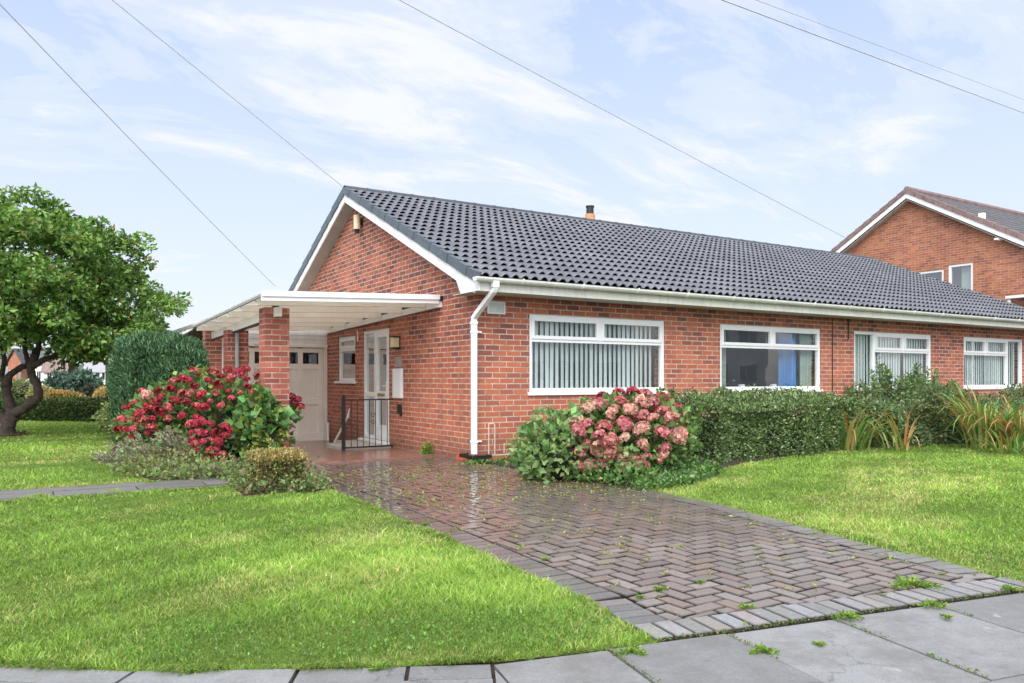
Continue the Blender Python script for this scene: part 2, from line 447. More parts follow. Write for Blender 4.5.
# ================================================================== GROUND, LAWNS, PAVING
def slab_poly(pts, z0, z1):
    b = MB(); b.prism(pts, 'z', z0, z1); return b
g = MB(); g.poly([(-400, -400, -.22), (500, -400, -.22), (500, 600, -.22), (-400, 600, -.22)])
struct(g.build('ground', M['field']))
PEDGE = [(-8.6, 40), (-8.5, 12), (-8.3, 2), (-7.8, -1.5), (-6.9, -3.6), (-5.9, -4.8), (-5.19, -5.42), (-4.73, -5.78), (-4.3, -6.02), (-3.97, -6.2), (-3.46, -6.42), (-2.83, -6.58)]
PEDGE_R = [(-2.83, -6.58), (-.50, -7.03), (3, -7.75), (12, -9.4), (40, -14)]
LEFTE = [(-2.83, -6.58), (-2.72, -6.0), (-2.67, -5.2), (-2.58, -3.7), (-2.52, -1.7), (-2.5, -.9), (-2.55, .2), (-2.62, 1.6), (-2.62, 6.2)]
RIGHTE = [(-.50, -7.0), (-.36, -6.5), (-.30, -6.0), (-.12, -5.2), (.10, -4.3), (.18, -3.4), (.12, -2.4), (0.0, -1.5), (-.0, -.2)]
lawnA = PEDGE[3:] + LEFTE[1:6] + [(-3.2, -.62), (-3.6, -.62), (-4.5, -.50), (-5.4, -.58), (-7.9, -.7)]
lawnB = [(-8.15, .14), (-5.4, .12), (-4.5, .06), (-3.6, .02), (-2.75, .1), (-2.62, 1.6), (-2.62, 6.2), (-2.4, 6.3), (-2.0, 20), (6, 33), (-8.6, 40), (-8.5, 12), (-8.3, 2)]
lawnC = [(-.50, -7.03), (3, -7.75), (12, -9.4), (30, -12.4), (30, -.02), (.0, -.02)] + RIGHTE[::-1][1:-1]
for k, (nme, pl) in enumerate((('lawn', lawnA), ('lawn', lawnB), ('lawn', lawnC))):
    struct(slab_poly(pl, -.2, -.012).build(nme, M['lawn']))

# --- driveway: bedding + herringbone blocks + soldier edgings
def off(path, d):
    out = []
    for i, p in enumerate(path):
        a = path[max(i-1, 0)]; b = path[min(i+1, len(path)-1)]
        tx, ty = b[0]-a[0], b[1]-a[1]; l = math.hypot(tx, ty); out.append((p[0]-ty/l*d, p[1]+tx/l*d))
    return out
bed = MB(); dpoly = LEFTE[:8] + [(-2.62, .8), (0, .8)] + RIGHTE[::-1]
bed.prism([(-2.86, -6.6)] + LEFTE[1:7] + [(-2.6, .95), (0.0, .95)] + RIGHTE[::-1][:-1] + [(-.48, -7.06)], 'z', -.21, -.024)
def interp(path, y):
    for (x0, y0), (x1, y1) in zip(path, path[1:]):
        if min(y0, y1) <= y <= max(y0, y1): return x0+(x1-x0)*(y-y0)/(y1-y0 if y1 != y0 else 1)
    return path[-1][0] if abs(y-path[-1][1]) < abs(y-path[0][1]) else path[0][0]
BC = np.array([(.235, .195, .17), (.225, .18, .155), (.25, .205, .175), (.20, .165, .145), (.255, .215, .19), (.24, .175, .14), (.235, .20, .18)])
def blockcol(): return tuple(np.clip(BC[random.randrange(len(BC))]*random.uniform(.85, 1.12), 0, 1))
blocks = MB()
def addblock(x0, x1, y0, y1, col, zt=None):
    gpx = .0072; zt = (random.uniform(-.002, .0025)) if zt is None else zt
    cx, cy = (x0+x1)/2, (y0+y1)/2
    tx, ty = random.gauss(0, .013), random.gauss(0, .013); r = random.gauss(0, .008)
    b = .006; n = len(blocks.v)
    hx, hy = (x1-x0)/2-gpx, (y1-y0)/2-gpx
    for (ix, z) in ((0, -.03), (0, zt-.005), (b, zt)):
        for sx, sy in ((-1, -1), (1, -1), (1, 1), (-1, 1)):
            dx, dy = sx*(hx-ix), sy*(hy-ix)
            blocks.v.append((cx+dx-dy*r, cy+dy+dx*r, z+dx*tx+dy*ty))
    for lv in (0, 4):
        for i in range(4):
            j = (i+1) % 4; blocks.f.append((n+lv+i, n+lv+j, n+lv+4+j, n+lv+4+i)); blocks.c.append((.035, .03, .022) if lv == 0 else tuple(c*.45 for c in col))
    blocks.f.append((n+8, n+9, n+10, n+11)); blocks.c.append(col)
w = .1
FR0 = (-2.83, -6.58); FR1 = (-.50, -7.03)
def fronty(x): return FR0[1]+(x-FR0[0])*(FR1[1]-FR0[1])/(FR1[0]-FR0[0])
cells = {}
for i in range(-40, 30):
    for j in range(-90, 20):
        # 90 degree herringbone, 4 cell period
        k = (i - j) % 4
        if k == 0: bl = (i, j, i+2, j+1)
        elif k == 3: bl = (i, j, i+1, j+2)
        else: continue
        x0, y0, x1, y1 = bl[0]*w, bl[1]*w, bl[2]*w, bl[3]*w
        cx, cy = (x0+x1)/2, (y0+y1)/2
        if cy > .9 or cy < -7.2: continue
        xl = interp(LEFTE, cy)+.21; xr = interp(RIGHTE, min(cy, -.2))-.21 if cy < 0 else -.02
        yf = fronty(cx)+.21
        # clip to the inner boundary
        xa, xb, ya = max(x0, xl), min(x1, xr), max(y0, yf)
        if xb-xa < .02 or y1-ya < .02: continue
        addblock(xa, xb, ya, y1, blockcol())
def soldier(path, side, greys, width=.2, pitch=.103, lift=0.0):
    pts = [np.array(p) for p in path]; seg = []
    for a, b in zip(pts, pts[1:]):
        Ls = np.linalg.norm(b-a); seg.append((a, (b-a)/Ls, Ls))
    s = 0.0; tot = sum(x[2] for x in seg)
    while s < tot:
        m = s+pitch/2; acc = 0
        for a, t, Ls in seg:
            if m <= acc+Ls or (a is seg[-1][0]):
                c = a+t*(m-acc); nx = np.array([-t[1], t[0]])*side; break
            acc += Ls
        c0 = c + nx*(width/2+.003); n = len(blocks.v)
        col = tuple(np.clip(np.array(greys)*random.uniform(.8, 1.15)*(1+.04*np.array([random.gauss(0, 1), 0, random.gauss(0, 1)])), 0, 1))
        zt = lift+random.uniform(-.002, .003)
        for (ix, z) in ((0, -.04), (0, zt-.005), (.005, zt)):
            for sx, sy in ((-1, -1), (1, -1), (1, 1), (-1, 1)):
                q = c0 + t*sx*(pitch/2-.006-ix) + nx*sy*(width/2-.003-ix)
                blocks.v.append((q[0], q[1], z))
        for lv in (0, 4):
            for i in range(4):
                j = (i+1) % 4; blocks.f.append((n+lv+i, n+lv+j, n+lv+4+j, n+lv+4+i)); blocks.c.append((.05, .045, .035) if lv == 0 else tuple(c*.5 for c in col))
        blocks.f.append((n+8, n+9, n+10, n+11)); blocks.c.append(col)
        s += pitch
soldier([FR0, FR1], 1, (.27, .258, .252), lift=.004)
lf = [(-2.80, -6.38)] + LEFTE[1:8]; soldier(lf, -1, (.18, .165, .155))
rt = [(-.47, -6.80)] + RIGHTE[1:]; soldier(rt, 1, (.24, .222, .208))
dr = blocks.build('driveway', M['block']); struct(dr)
struct(bed.build('driveway_bed', M['soil']))
# carport floor, sloping gently towards the garage
fl = MB(); random.seed(3)
fl.prism([(.93, -.2), (6.4, -.2), (6.4, -.125), (.93, .018)], 'x', -2.62, -.001)
fo = fl.build('carport_floor', plain('red_brown_paving', (.24, .125, .095), .22, .25, 5, .3, spec=.5)); struct(fo)

# --- garden path
pth = MB(); x = -7.9
while x < -2.7:
    wv = random.uniform(.45, .75)
    col = tuple(np.array((.17, .16, .155))*random.uniform(.7, 1.2))
    pth.box(x+.008, min(x+wv, -2.62)-.008, -.55+random.uniform(-.04, .04), -.24, -.15, .006+random.uniform(0, .006), col)
    pth.box(x+.10, min(x+wv+.12, -2.62)-.01, -.225, .07+random.uniform(-.05, .05), -.15, .006+random.uniform(0, .006), tuple(np.array(col)*random.uniform(.8, 1.2)))
    x += wv
struct(pth.build('garden_path', M['slab']))
pb = MB(); pb.prism([(-8.0, -.75), (-2.5, -.7), (-2.5, .2), (-8.0, .25)], 'z', -.19, -.006); struct(pb.build('path_bed', M['soil']))

# --- pavement slabs
pv = MB()
def quadslab(q, z=-.006, col=None):
    c = col or tuple(np.array((.26, .258, .258))*random.uniform(.82, 1.12)); cen = np.mean(np.array(q), 0)
    q2 = []
    for p in q:
        d = cen-np.array(p); q2.append(tuple(np.array(p)+d/np.linalg.norm(d)*.009))
    n = len(pv.v); zz = z+random.uniform(-.003, .003)
    pv.prism(q2, 'z', -.12, zz, c)
def strip(path, lens, rows, phase=0.0, outward=-1):
    pts = [np.array(p, float) for p in path]
    cum = [0]
    for a, b in zip(pts, pts[1:]): cum.append(cum[-1]+np.linalg.norm(b-a))
    def P(s, o):
        s = max(0, min(cum[-1], s))
        for i in range(len(pts)-1):
            if s <= cum[i+1] or i == len(pts)-2:
                t = (pts[i+1]-pts[i])/(cum[i+1]-cum[i]); nx = np.array([t[1], -t[0]])
                return pts[i]+t*(s-cum[i])+nx*o
    for ri, (o0, o1) in enumerate(rows):
        s = -phase*(ri % 2)
        k = 0
        while s < cum[-1]:
            ln = lens[(k+ri*2) % len(lens)]
            quadslab([tuple(P(s, o0)), tuple(P(s+ln, o0)), tuple(P(s+ln, o1)), tuple(P(s, o1))]); s += ln; k += 1
# right of the drive: joints run square to the edge (from photo)
strip([(-3.55, -6.44), (-2.83, -6.60), (-.50, -7.05), (3, -7.77), (12, -9.42)], [.50, .575, .60, .63, .62, .62], [(0.004, .80), (.80, 1.4), (1.4, 1.86)], .3)
strip(list(reversed([(-3.55, -6.44), (-3.97, -6.22), (-4.3, -6.04), (-4.73, -5.80), (-5.19, -5.44), (-5.9, -4.82), (-6.9, -3.62), (-7.8, -1.52), (-8.3, 2), (-8.6, 12), (-8.7, 30)])), [.33, .60, .62, .42, .6], [(0.004, .15), (.15, .75), (.75, 1.35), (1.35, 1.86)], .25)
def nrm2(a, b):
    t = np.array(b, float)-np.array(a, float); t /= np.linalg.norm(t); return np.array([t[1], -t[0]])
pj = np.array([-3.55, -6.44]); nL = nrm2((-3.97, -6.22), pj); nR = nrm2(pj, (-2.83, -6.60))
for o0, o1 in ((.004, .80), (.80, 1.4), (1.4, 1.86)):
    pv.prism([tuple(pj+nL*(o0+.008)), tuple(pj+nR*(o0+.008)), tuple(pj+nR*(o1-.008)), tuple(pj+nL*(o1-.008))] if o0 > .1 else [tuple(pj+(nL+nR)*.03), tuple(pj+nR*(o1-.008)), tuple(pj+nL*(o1-.008))], 'z', -.12, -.007, (.25, .25, .25))
struct(pv.build('pavement', M['slab']))
pvb = MB(); k1 = off(PEDGE, -2.0)
bedp = [(-8.6, 40)] + PEDGE[1:] + PEDGE_R[1:] + [(40, -16), (12, -11.4), (3, -9.75), (-.8, -9.1), (-3.4, -8.55), (-5.4, -7.4), (-7.3, -6.0), (-9.3, -3.2), (-10.2, 2), (-10.6, 40)]
pvb.prism(bedp, 'z', -.2, -.020); struct(pvb.build('pavement_bed', M['soil']))
kb = MB(); kp = [(40, -16.1), (12, -11.5), (3, -9.85), (-.8, -9.2), (-3.4, -8.65), (-5.45, -7.5), (-7.4, -6.05), (-9.4, -3.25), (-10.3, 2), (-10.7, 40)]
for a, b in zip(kp, kp[1:]):
    a, b = np.array(a), np.array(b); t = (b-a)/np.linalg.norm(b-a); nx = np.array([-t[1], t[0]])*.06
    kb.prism([tuple(a-nx), tuple(b-nx), tuple(b+nx), tuple(a+nx)], 'z', -.25, -.02)
struct(kb.build('kerb', M['concrete']))
rd = MB(); rd.poly([(-200, -200, -.15), (200, -200, -.15), (200, -40, -.15), (40, -16.2, -.15), (12, -11.6, -.15), (3, -9.95, -.15), (-.8, -9.3, -.15), (-3.4, -8.7, -.15), (-5.5, -7.6, -.15), (-7.5, -6.1, -.15), (-9.5, -3.3, -.15), (-10.4, 2, -.15), (-10.8, 60, -.15), (-16, 60, -.15), (-200, -100, -.15)])
struct(rd.build('road', M['road']))

# --- planting beds (soil)
bd = MB()
bd.prism([(-3.95, .25), (-3.1, -.05), (-2.62, .1), (-2.64, 6.3), (-3.7, 6.3), (-4.3, 3.0)], 'z', -.1, .012)
bd.prism([(-3.35, -1.40), (-2.6, -1.48), (-2.56, -.2), (-3.3, -.3)], 'z', -.1, .006)
bd.prism([(.10, -3.0), (1.0, -2.75), (2.2, -2.2), (3.6, -1.75), (6.0, -1.3), (8.0, -1.5), (9.4, -2.3), (11.5, -3.6), (20, -5), (20, -.01), (.02, -.01)], 'z', -.1, .012)
struct(bd.build('planting_bed', M['soil']))

# ================================================================== BUNGALOW
W, LX = 9.0, 15.3
EAZ, SOF = 2.42, 2.25          # tile edge height, soffit height
RY, RZ = 4.5, 4.56             # ridge
OV = .25
house = thing('bungalow', 'long red brick bungalow with charcoal tiled roof and white windows', 'bungalow', (0, 0, 0))
WINS = [(.82, 3.35), (4.57, 7.16), (8.14, 10.73), (11.95, 14.48)]
Z0w, Z1w = .88, 2.02
wall = MB()
def wall_open(mb, plane, a0, a1, z0, z1, opens, t0, t1):
    """wall in the plane x=.. or y=.. with rectangular openings, thickness t0..t1"""
    xs = sorted(set([a0, a1]+[o[0] for o in opens]+[o[1] for o in opens]))
    for p, q in zip(xs, xs[1:]):
        zs = [(z0, z1)]
        for o in opens:
            if o[0] <= p+1e-6 and o[1] >= q-1e-6:
                zs = [(z0, o[2]), (o[3], z1)]
        for (za, zb) in zs:
            if zb-za < 1e-4: continue
            if plane == 'y': mb.box(p, q, t0, t1, za, zb)
            else: mb.box(t0, t1, p, q, za, zb)
wall_open(wall, 'y', 0, LX, -.15, SOF+.1, [(a, b, Z0w, Z1w) for a, b in WINS], 0, .25)
DOOR = (3.03, 4.23, .06, 1.97); SW = (4.62, 5.58, 1.07, 1.92)
wall_open(wall, 'x', .25, W, -.2, 2.25, [DOOR, SW], 0, .25)
wall.prism([(0.0, 2.25), (W, 2.25), (W, 2.42), (RY, RZ-.22), (0, 2.42-.0)], 'x', 0.0, .25)
wall.prism([(0.25, -.15), (W, -.15), (W, 2.42), (RY, RZ-.22), (.25, 2.42)], 'x', LX-.25, LX)
wall.box(.25, LX-.25, W-.25, W, -.15, 2.42)
wo = wall.build('wall', M['brick'], house, fixn=False)
pl = MB(); pl.box(-.035, 3.4, -.04, -.001, -.16, .055); pl.box(-.035, -.001, -.04, .55, -.16, .055); pl.build('plinth', M['plinth'], house)
rp = MB()
for xa, xb, za, zb in ((.155, .172, .09, .52), (.25, .266, .09, .50), (.172, .25, .50, .515), (.12, .60, .075, .088), (.40, .413, .10, .24)): rp.box(xa, xb, -.003, -.0005, za, zb)
rp.build('mortar_repair', plain('pale_mortar', (.60, .50, .40), .9, .2, 30, .4), house)
# room lining
ln = MB()
for (a, b, c, d) in ((.3, 4.0, .3, 4.0), (4.1, 7.6, .3, 4.0), (7.7, 11.3, .3, 4.0), (11.4, 15.0, .3, 4.0)):
    ln.poly([(a, d, -.05), (b, d, -.05), (b, d, 2.4), (a, d, 2.4)]); ln.poly([(a, c, -.05), (a, d, -.05), (a, d, 2.4), (a, c, 2.4)])
    ln.poly([(b, c, -.05), (b, d, -.05), (b, d, 2.4), (b, c, 2.4)]); ln.poly([(a, c, 2.4), (b, c, 2.4), (b, d, 2.4), (a, d, 2.4)])
ln.poly([(1.6, 4.2, -.05), (1.6, 8, -.05), (1.6, 8, 2.4), (1.6, 4.2, 2.4)][::-1]); ln.poly([(.3, 2.6, -.05), (.3+1.6, 2.6, -.05), (1.9, 2.6, 2.4), (.3, 2.6, 2.4)])
ln.build('room_wall', M['room'], house, fixn=False)
lf2 = MB(); lf2.poly([(.26, .26, -.04), (15, .26, -.04), (15, 8.7, -.04), (.26, 8.7, -.04)]); lf2.poly([(.26, .26, 2.41), (15, .26, 2.41), (15, 8.7, 2.41), (.26, 8.7, 2.41)])
lf2.build('room_floor', M['roomfloor'], house)

# ---- roof tiles
E0 = (-.43, EAZ+.012); pitchv = np.array([RY-E0[0], RZ-E0[1]]); SL = np.linalg.norm(pitchv); pitchv /= SL
nv = np.array([-pitchv[1], pitchv[0]])
def tile_slope(name, x0, x1, e, u, n, length, ncourse, par):
    per = .151; nx = int(round((x1-x0)/per))*8+1; X = np.linspace(x0, x1, nx)
    ph = (np.linspace(0, (x1-x0)/per, nx)) % 1.0
    prof = np.where(ph < .72, np.sin(np.clip(ph/.72, 0, 1)*PI)**.55, 0.0)
    V = []; F = []; g = length/ncourse; off_ = 0
    for c in range(ncourse):
        s0 = c*g-.02; s1 = (c+1)*g+.03
        jx = random.uniform(-.002, .002)
        rows = [(s0, -.003+.0, 1.), (s0, .014, 1.), (s0+.012, .02, 1.), ((s0+s1)/2, .012, .7), (s1, 0., .12)]
        for (s, lift, amp) in rows:
            h = lift+.042*amp*prof
            if (s, lift) == rows[0][:2]: h = .005 + .042*prof
            py = e[0]+u[0]*s+n[0]*h; pz = e[1]+u[1]*s+n[1]*h
            V.append(np.stack([X+jx, py, pz], 1))
        for r in range(4):
            a = off_+r*nx+np.arange(nx-1)
            F.append(np.stack([a, a+1, a+nx+1, a+nx], 1))
        off_ += 5*nx
    V = np.concatenate(V); F = np.concatenate(F)
    rt_ = np.random.default_rng(5); ncol = int((x1-x0)/.302)+2; tone = .62+.16*rt_.random((ncourse, ncol)); colr = np.repeat(np.repeat(np.array([[tone[c, int(xx/.302)] for xx in (X[:-1]-x0)] for c in range(ncourse)]), 4, axis=0).reshape(-1)[:, None], 3, 1)
    o = fast_mesh(name, V, F, colr, M['tile'], par)
    return o
ncr = 18
roof = tile_slope('roof', -OV+.05, LX+OV-.05, E0, pitchv, nv, SL, ncr, house)
# roof backing deck + far slope
dk = MB(); off3 = -.014
def rl(s, h): return (E0[0]+pitchv[0]*s+nv[0]*h, E0[1]+pitchv[1]*s+nv[1]*h)
FU = np.array([1, -.557]); FU = FU/np.linalg.norm(FU); FN = np.array([.487, .873])
dk.prism([rl(.03, -.012), rl(SL, -.012), rl(SL, -.05), rl(.03, -.05)], 'x', -OV+.02, LX+OV-.02)
farE = (9.4, RZ-(9.4-RY)*.44)
dk.build('roof_deck', M['darkinside'], house)
fr_ = MB(); k = -.44; hyp = math.hypot(1, .44)
n_c = 16
for c in range(n_c):
    ya = RY+(farE[0]-RY)*c/n_c; yb = RY+(farE[0]-RY)*(c+1)/n_c+.02
    za = RZ-(ya-RY)*.44; zb = RZ-(yb-RY)*.44
    fr_.prism([(ya, za-.0), (yb, zb+.03), (yb, zb+.008), (ya, za-.03)], 'x', -OV+.02, LX+OV-.02)
fr_.build('rear_roof', M['tile'], house)
# ridge tiles
rg = MB(); x = -OV-.01
while x < LX+OV-.1:
    ln_ = .45; r = .105; path = []
    pts = []
    for k in range(9):
        an = PI*k/8; pts.append((RY+math.cos(an)*r*1.05, RZ-.02+math.sin(an)*r*.75))
    for k in range(8, -1, -1):
        an = PI*k/8; pts.append((RY+math.cos(an)*(r-.02)*1.05, RZ-.02+math.sin(an)*(r-.02)*.75))
    rg.prism(pts, 'x', x+.004, min(x+ln_, LX+OV)-.004); 
    rg.prism([(RY+math.cos(PI*k/8)*(r+.008)*1.05, RZ-.02+math.sin(PI*k/8)*(r+.008)*.75) for k in range(9)], 'x', x+ln_-.03, x+ln_+.01) if x+ln_ < LX else None
    x += ln_
rg.build('ridge', M['ridge'], roof).location = (0, 0, 0)
# verge tiles (near side and far side of the left gable, right gable)
for xg, sgn in ((-OV-.02, 1), (LX+OV-.05, 1)):
    vg = MB()
    for c in range(ncr):
        g_ = SL/ncr; s0 = c*g_-(.03 if c else -.01); s1 = (c+1)*g_
        vg.prism([rl(s0, .045), rl(s1, .03), rl(s1, -.088), rl(s0, -.088)], 'x', xg-.008*(c % 2), xg+.07)
    for c in range(n_c):
        ya = RY+(farE[0]-RY)*c/n_c; yb = RY+(farE[0]-RY)*(c+1)/n_c+.03
        za = RZ-(ya-RY)*.44; zb = RZ-(yb-RY)*.44
        vg.prism([(ya, za+.03), (yb, zb+.05), (yb, zb-.10), (ya, za-.12)], 'x', xg-.006*(c % 2), xg+.07)
    vg.build('verge', M['verge'], roof).location = (0, 0, 0)
# barge boards + soffits
bg = MB(); sf = MB()
for xg in (-OV, LX+OV-.03):
    bg = MB()
    bg.prism([rl(-.02, -.085), rl(SL, -.085), (RY, RZ-.24), rl(.0, -.235)], 'x', xg, xg+.025)
    bg.prism([(RY, RZ-.093), (farE[0], farE[1]-.09), (farE[0], farE[1]-.24), (RY, RZ-.242)], 'x', xg+.002, xg+.025)
    if xg < 0: bg.prism([(-.46, 2.40), (-.46, 2.235), (.02, 2.235), (.14, 2.42), (.10, 2.46)], 'x', -OV-.004, -OV+.021)
    bg.build('bargeboard', M['upvc'], house)
for xa, xb in ((-OV+.026, -.002), (LX+.002, LX+OV-.032)):
    sf = MB()
    sf.prism([rl(.12, -.20), rl(SL, -.20), rl(SL, -.215), rl(.12, -.215)], 'x', xa, xb)
    sf.prism([(RY, RZ-.22), (farE[0], farE[1]-.22), (farE[0], farE[1]-.235), (RY, RZ-.236)], 'x', xa, xb)
    sf.build('soffit', M['rake_soffit'], house)
sf = MB()
sf.box(-OV+.025, LX+OV-.05, -.43, -.002, SOF-.012, SOF); sf.box(-OV+.025, -.002, -.002, .3, SOF-.012, SOF)
sf.build('soffit', M['soffit'], house)
fa = MB(); fa.box(-OV+.024, LX+OV, -.452, -.432, SOF-.016, 2.40); fa.build('fascia', M['fascia'], house)
# gutter: half round with brackets
gt = MB(); pts = []
gy, gz_, r = -.515, 2.40, .058
for k in range(9): an = PI+PI*k/8; pts.append((gy+math.cos(an)*r, gz_+math.sin(an)*r))
for k in range(8, -1, -1): an = PI+PI*k/8; pts.append((gy+math.cos(an)*(r-.006), gz_+math.sin(an)*(r-.006)))
gt.prism(pts, 'x', -.32, LX+OV)
gt.prism([(gy+math.cos(PI+PI*k/8)*(r+.004), gz_+math.sin(PI+PI*k/8)*(r+.004)) for k in range(9)], 'x', -.335, -.30)
gut = gt.build('gutter', M['gutter'], house)
x = .35
while x < LX:
    br = MB(); pp = [(gy+math.cos(PI+PI*k/8)*(r+.007), gz_+math.sin(PI+PI*k/8)*(r+.007)) for k in range(9)]+[(gy+math.cos(PI+PI*k/8)*r, gz_+math.sin(PI+PI*k/8)*r) for k in range(8, -1, -1)]
    br.prism(pp, 'x', x, x+.022); br.box(x, x+.022, gy-.065, gy-.05, gz_-.005, gz_+.012); x += .98; br.build('gutter_bracket', M['gutter'], gut).location = (0, 0, 0)
# downpipe with swan neck
dp = MB(); hw = .046
dp.tube([(-.04, -.515, 2.36), (-.04, -.515, 2.27), (-.045, -.50, 2.24), (-.075, -.10, 1.97), (-.08, -.035, 1.92), (-.08, -.035, 1.86), (-.08, -.035, .11)], [hw]*7, 4, sq=True)
dp.tube([(-.04, -.515, 2.37), (-.04, -.515, 2.28)], [.06, .06], 4, sq=True)
dpo = dp.build('downpipe', M['upvc'], house, bevel=.004)
for z in (1.84, 1.72, .26):
    dj = MB(); dj.tube([(-.08, -.035, z), (-.08, -.035, z+.035)], [hw+.009]*2, 4, sq=True)
    if z < 1.8: dj.box(-.05, .04, -.03, .01, z+.008, z+.028)
    dj.build('pipe_clip', M['upvc'], dpo).location = (0, 0, 0)
# window helper ----------------------------------------------------
def frame_rect(mb, plane, a0, a1, z0, z1, w, d0, d1):
    def bx(p, q, za, zb):
        if plane == 'y': mb.box(p, q, d0, d1, za, zb)
        else: mb.box(d0, d1, p, q, za, zb)
    bx(a0, a0+w, z0, z1); bx(a1-w, a1, z0, z1); bx(a0+w, a1-w, z0, z0+w); bx(a0+w, a1-w, z1-w, z1)
def window(par, plane, a0, a1, z0, z1, fixed, lights, mull, trans, depth, sign, pane=None, sillout=.05, name='window', fw=.055):
    """sign=+1: interior is towards + of the normal axis. depth = coordinate of the outer face"""
    d = depth; s = sign
    f = MB()
    frame_rect(f, plane, a0, a1, z0, z1, fw, min(d, d+.07*s), max(d, d+.07*s))
    def bx(mb, p, q, za, zb, u, v):
        u, v = sorted((d+u*s, d+v*s))
        if plane == 'y': mb.box(p, q, u, v, za, zb)
        else: mb.box(u, v, p, q, za, zb)
    for (m0, za, zb) in mull: bx(f, m0-.028, m0+.028, za, zb, .002, .068)
    for (zt, aa, ab) in trans: bx(f, aa, ab, zt-.024, zt+.024, .003, .067)
    wo = f.build(name, M['upvc'], par, bevel=.004)
    sh = MB()
    for (aa, ab, za, zb) in lights: frame_rect(sh, plane, aa, ab, za, zb, .05, *sorted((d-.014*s, d+.03*s)))
    if lights: sh.build('opening_light', M['upvc'], wo, bevel=.004).location = (0, 0, 0)
    g = MB()
    for (aa, ab, za, zb) in fixed + [(l[0]+.05, l[1]-.05, l[2]+.05, l[3]-.05) for l in lights]:
        if plane == 'y': g.poly([(aa, d+.035*s, za), (ab, d+.035*s, za), (ab, d+.035*s, zb), (aa, d+.035*s, zb)])
        else: g.poly([(d+.035*s, aa, za), (d+.035*s, ab, za), (d+.035*s, ab, zb), (d+.035*s, aa, zb)])
    g.build('pane', pane or M['pane'], wo).location = (0, 0, 0)
    if sillout:
        si = MB(); u, v = sorted((d-sillout*s, d+.06*s))
        if plane == 'y': si.box(a0-.03, a1+.03, u, v, z0-.045, z0-.001)
        else: si.box(u, v, a0-.05, a1+.04, z0-.045, z0-.001)
        si.build('sill', M['upvc'], wo, bevel=.005).location = (0, 0, 0)
    return wo
ZT = 1.655
for i, (a, b) in enumerate(WINS):
    m = (a+b)/2; z0, z1 = Z0w+.045, Z1w
    if i < 2:
        window(house, 'y', a, b, z0, z1, [(a+.05, b-.05, z0+.05, ZT-.02)], [(a+.045, m-.022, ZT+.018, z1-.045), (m+.022, b-.045, ZT+.018, z1-.045)], [(m, ZT, z1-.05)], [(ZT, a+.05, b-.05)], .02, 1)
    else:
        q = a+.66 if i == 2 else b-.66
        lo, hi = (q, b) if i == 2 else (a, q)
        mm = (lo+hi)/2
        tall = (a+.05, q-.025, z0+.05, z1-.05) if i == 2 else (q+.025, b-.05, z0+.05, z1-.05)
        window(house, 'y', a, b, z0, z1, [tall, (lo+.03, hi-.03, z0+.05, ZT-.02)], [(lo+.022+(.023 if i == 3 else 0), mm-.022, ZT+.018, z1-.045), (mm+.022, hi-.022-(.023 if i == 2 else 0), ZT+.018, z1-.045)], [(q, z0+.05, z1-.05), (mm, ZT, z1-.05)], [(ZT, lo+.03, hi-.03)], .02, 1)
# side window
a, b, z0, z1 = SW[0], SW[1], SW[2], SW[3]
window(house, 'x', a, b, z0, z1, [(a+.05, b-.05, z0+.05, 1.65)], [(a+.045, b-.045, 1.685, z1-.045)], [], [(1.665, a+.05, b-.05)], .03, 1, sillout=.09, pane=M['doorpane'])
# front door set
dd = MB(); y0, y1, z0, z1 = DOOR
frame_rect(dd, 'x', y0, y1, z0, z1, .06, .02, .10)
ym = 3.72; dd.box(.022, .098, ym-.03, ym+.03, z0+.06, z1-.06); dd.box(.024, .09, ym+.03, y1-.06, .80, .88)
dset = dd.build('door_frame', M['upvc'], house, bevel=.004)
dl = MB(); frame_rect(dl, 'x', y0+.062, ym-.032, z0+.062, z1-.062, .085, .012, .075); dl.box(.014, .073, y0+.14, ym-.11, .78, .90); dl.box(.016, .07, y0+.14, ym-.11, z0+.06, z0+.26)
dlo = dl.build('door', M['upvc'], house, bevel=.004)
dg = MB()
for (aa, ab, za, zb) in ((y0+.14, ym-.11, .30, .79), (y0+.14, ym-.11, .89, z1-.14)): dg.poly([(.045, aa, za), (.045, ab, za), (.045, ab, zb), (.045, aa, zb)])
dg.build('pane', M['doorpane'], dlo).location = (0, 0, 0)
dg = MB()
for (aa, ab, za, zb) in ((ym+.03, y1-.05, z0+.05, .81), (ym+.03, y1-.05, .87, z1-.05)): dg.poly([(.055, aa, za), (.055, ab, za), (.055, ab, zb), (.055, aa, zb)])
dg.build('pane', M['doorpane'], dset).location = (0, 0, 0)
lp = MB(); lp.box(.0, .013, y0+.20, ym-.17, .815, .865); lp.build('letter_plate', M['gold'], dlo, bevel=.003).location = (0, 0, 0)
hn = MB(); hn.box(-.01, .013, y0+.085, y0+.115, .88, 1.08); hn.box(-.045, -.03, y0+.09, y0+.2, .985, 1.005); hn.box(-.045, .0, y0+.09, y0+.105, .985, 1.005); hn.build('door_handle', M['upvc'], dlo, bevel=.003).location = (0, 0, 0)
ds = MB(); ds.box(-.10, .0, y0-.02, y1+.02, .02, .06); ds.build('threshold', M['upvc'], dset, bevel=.004).location = (0, 0, 0)

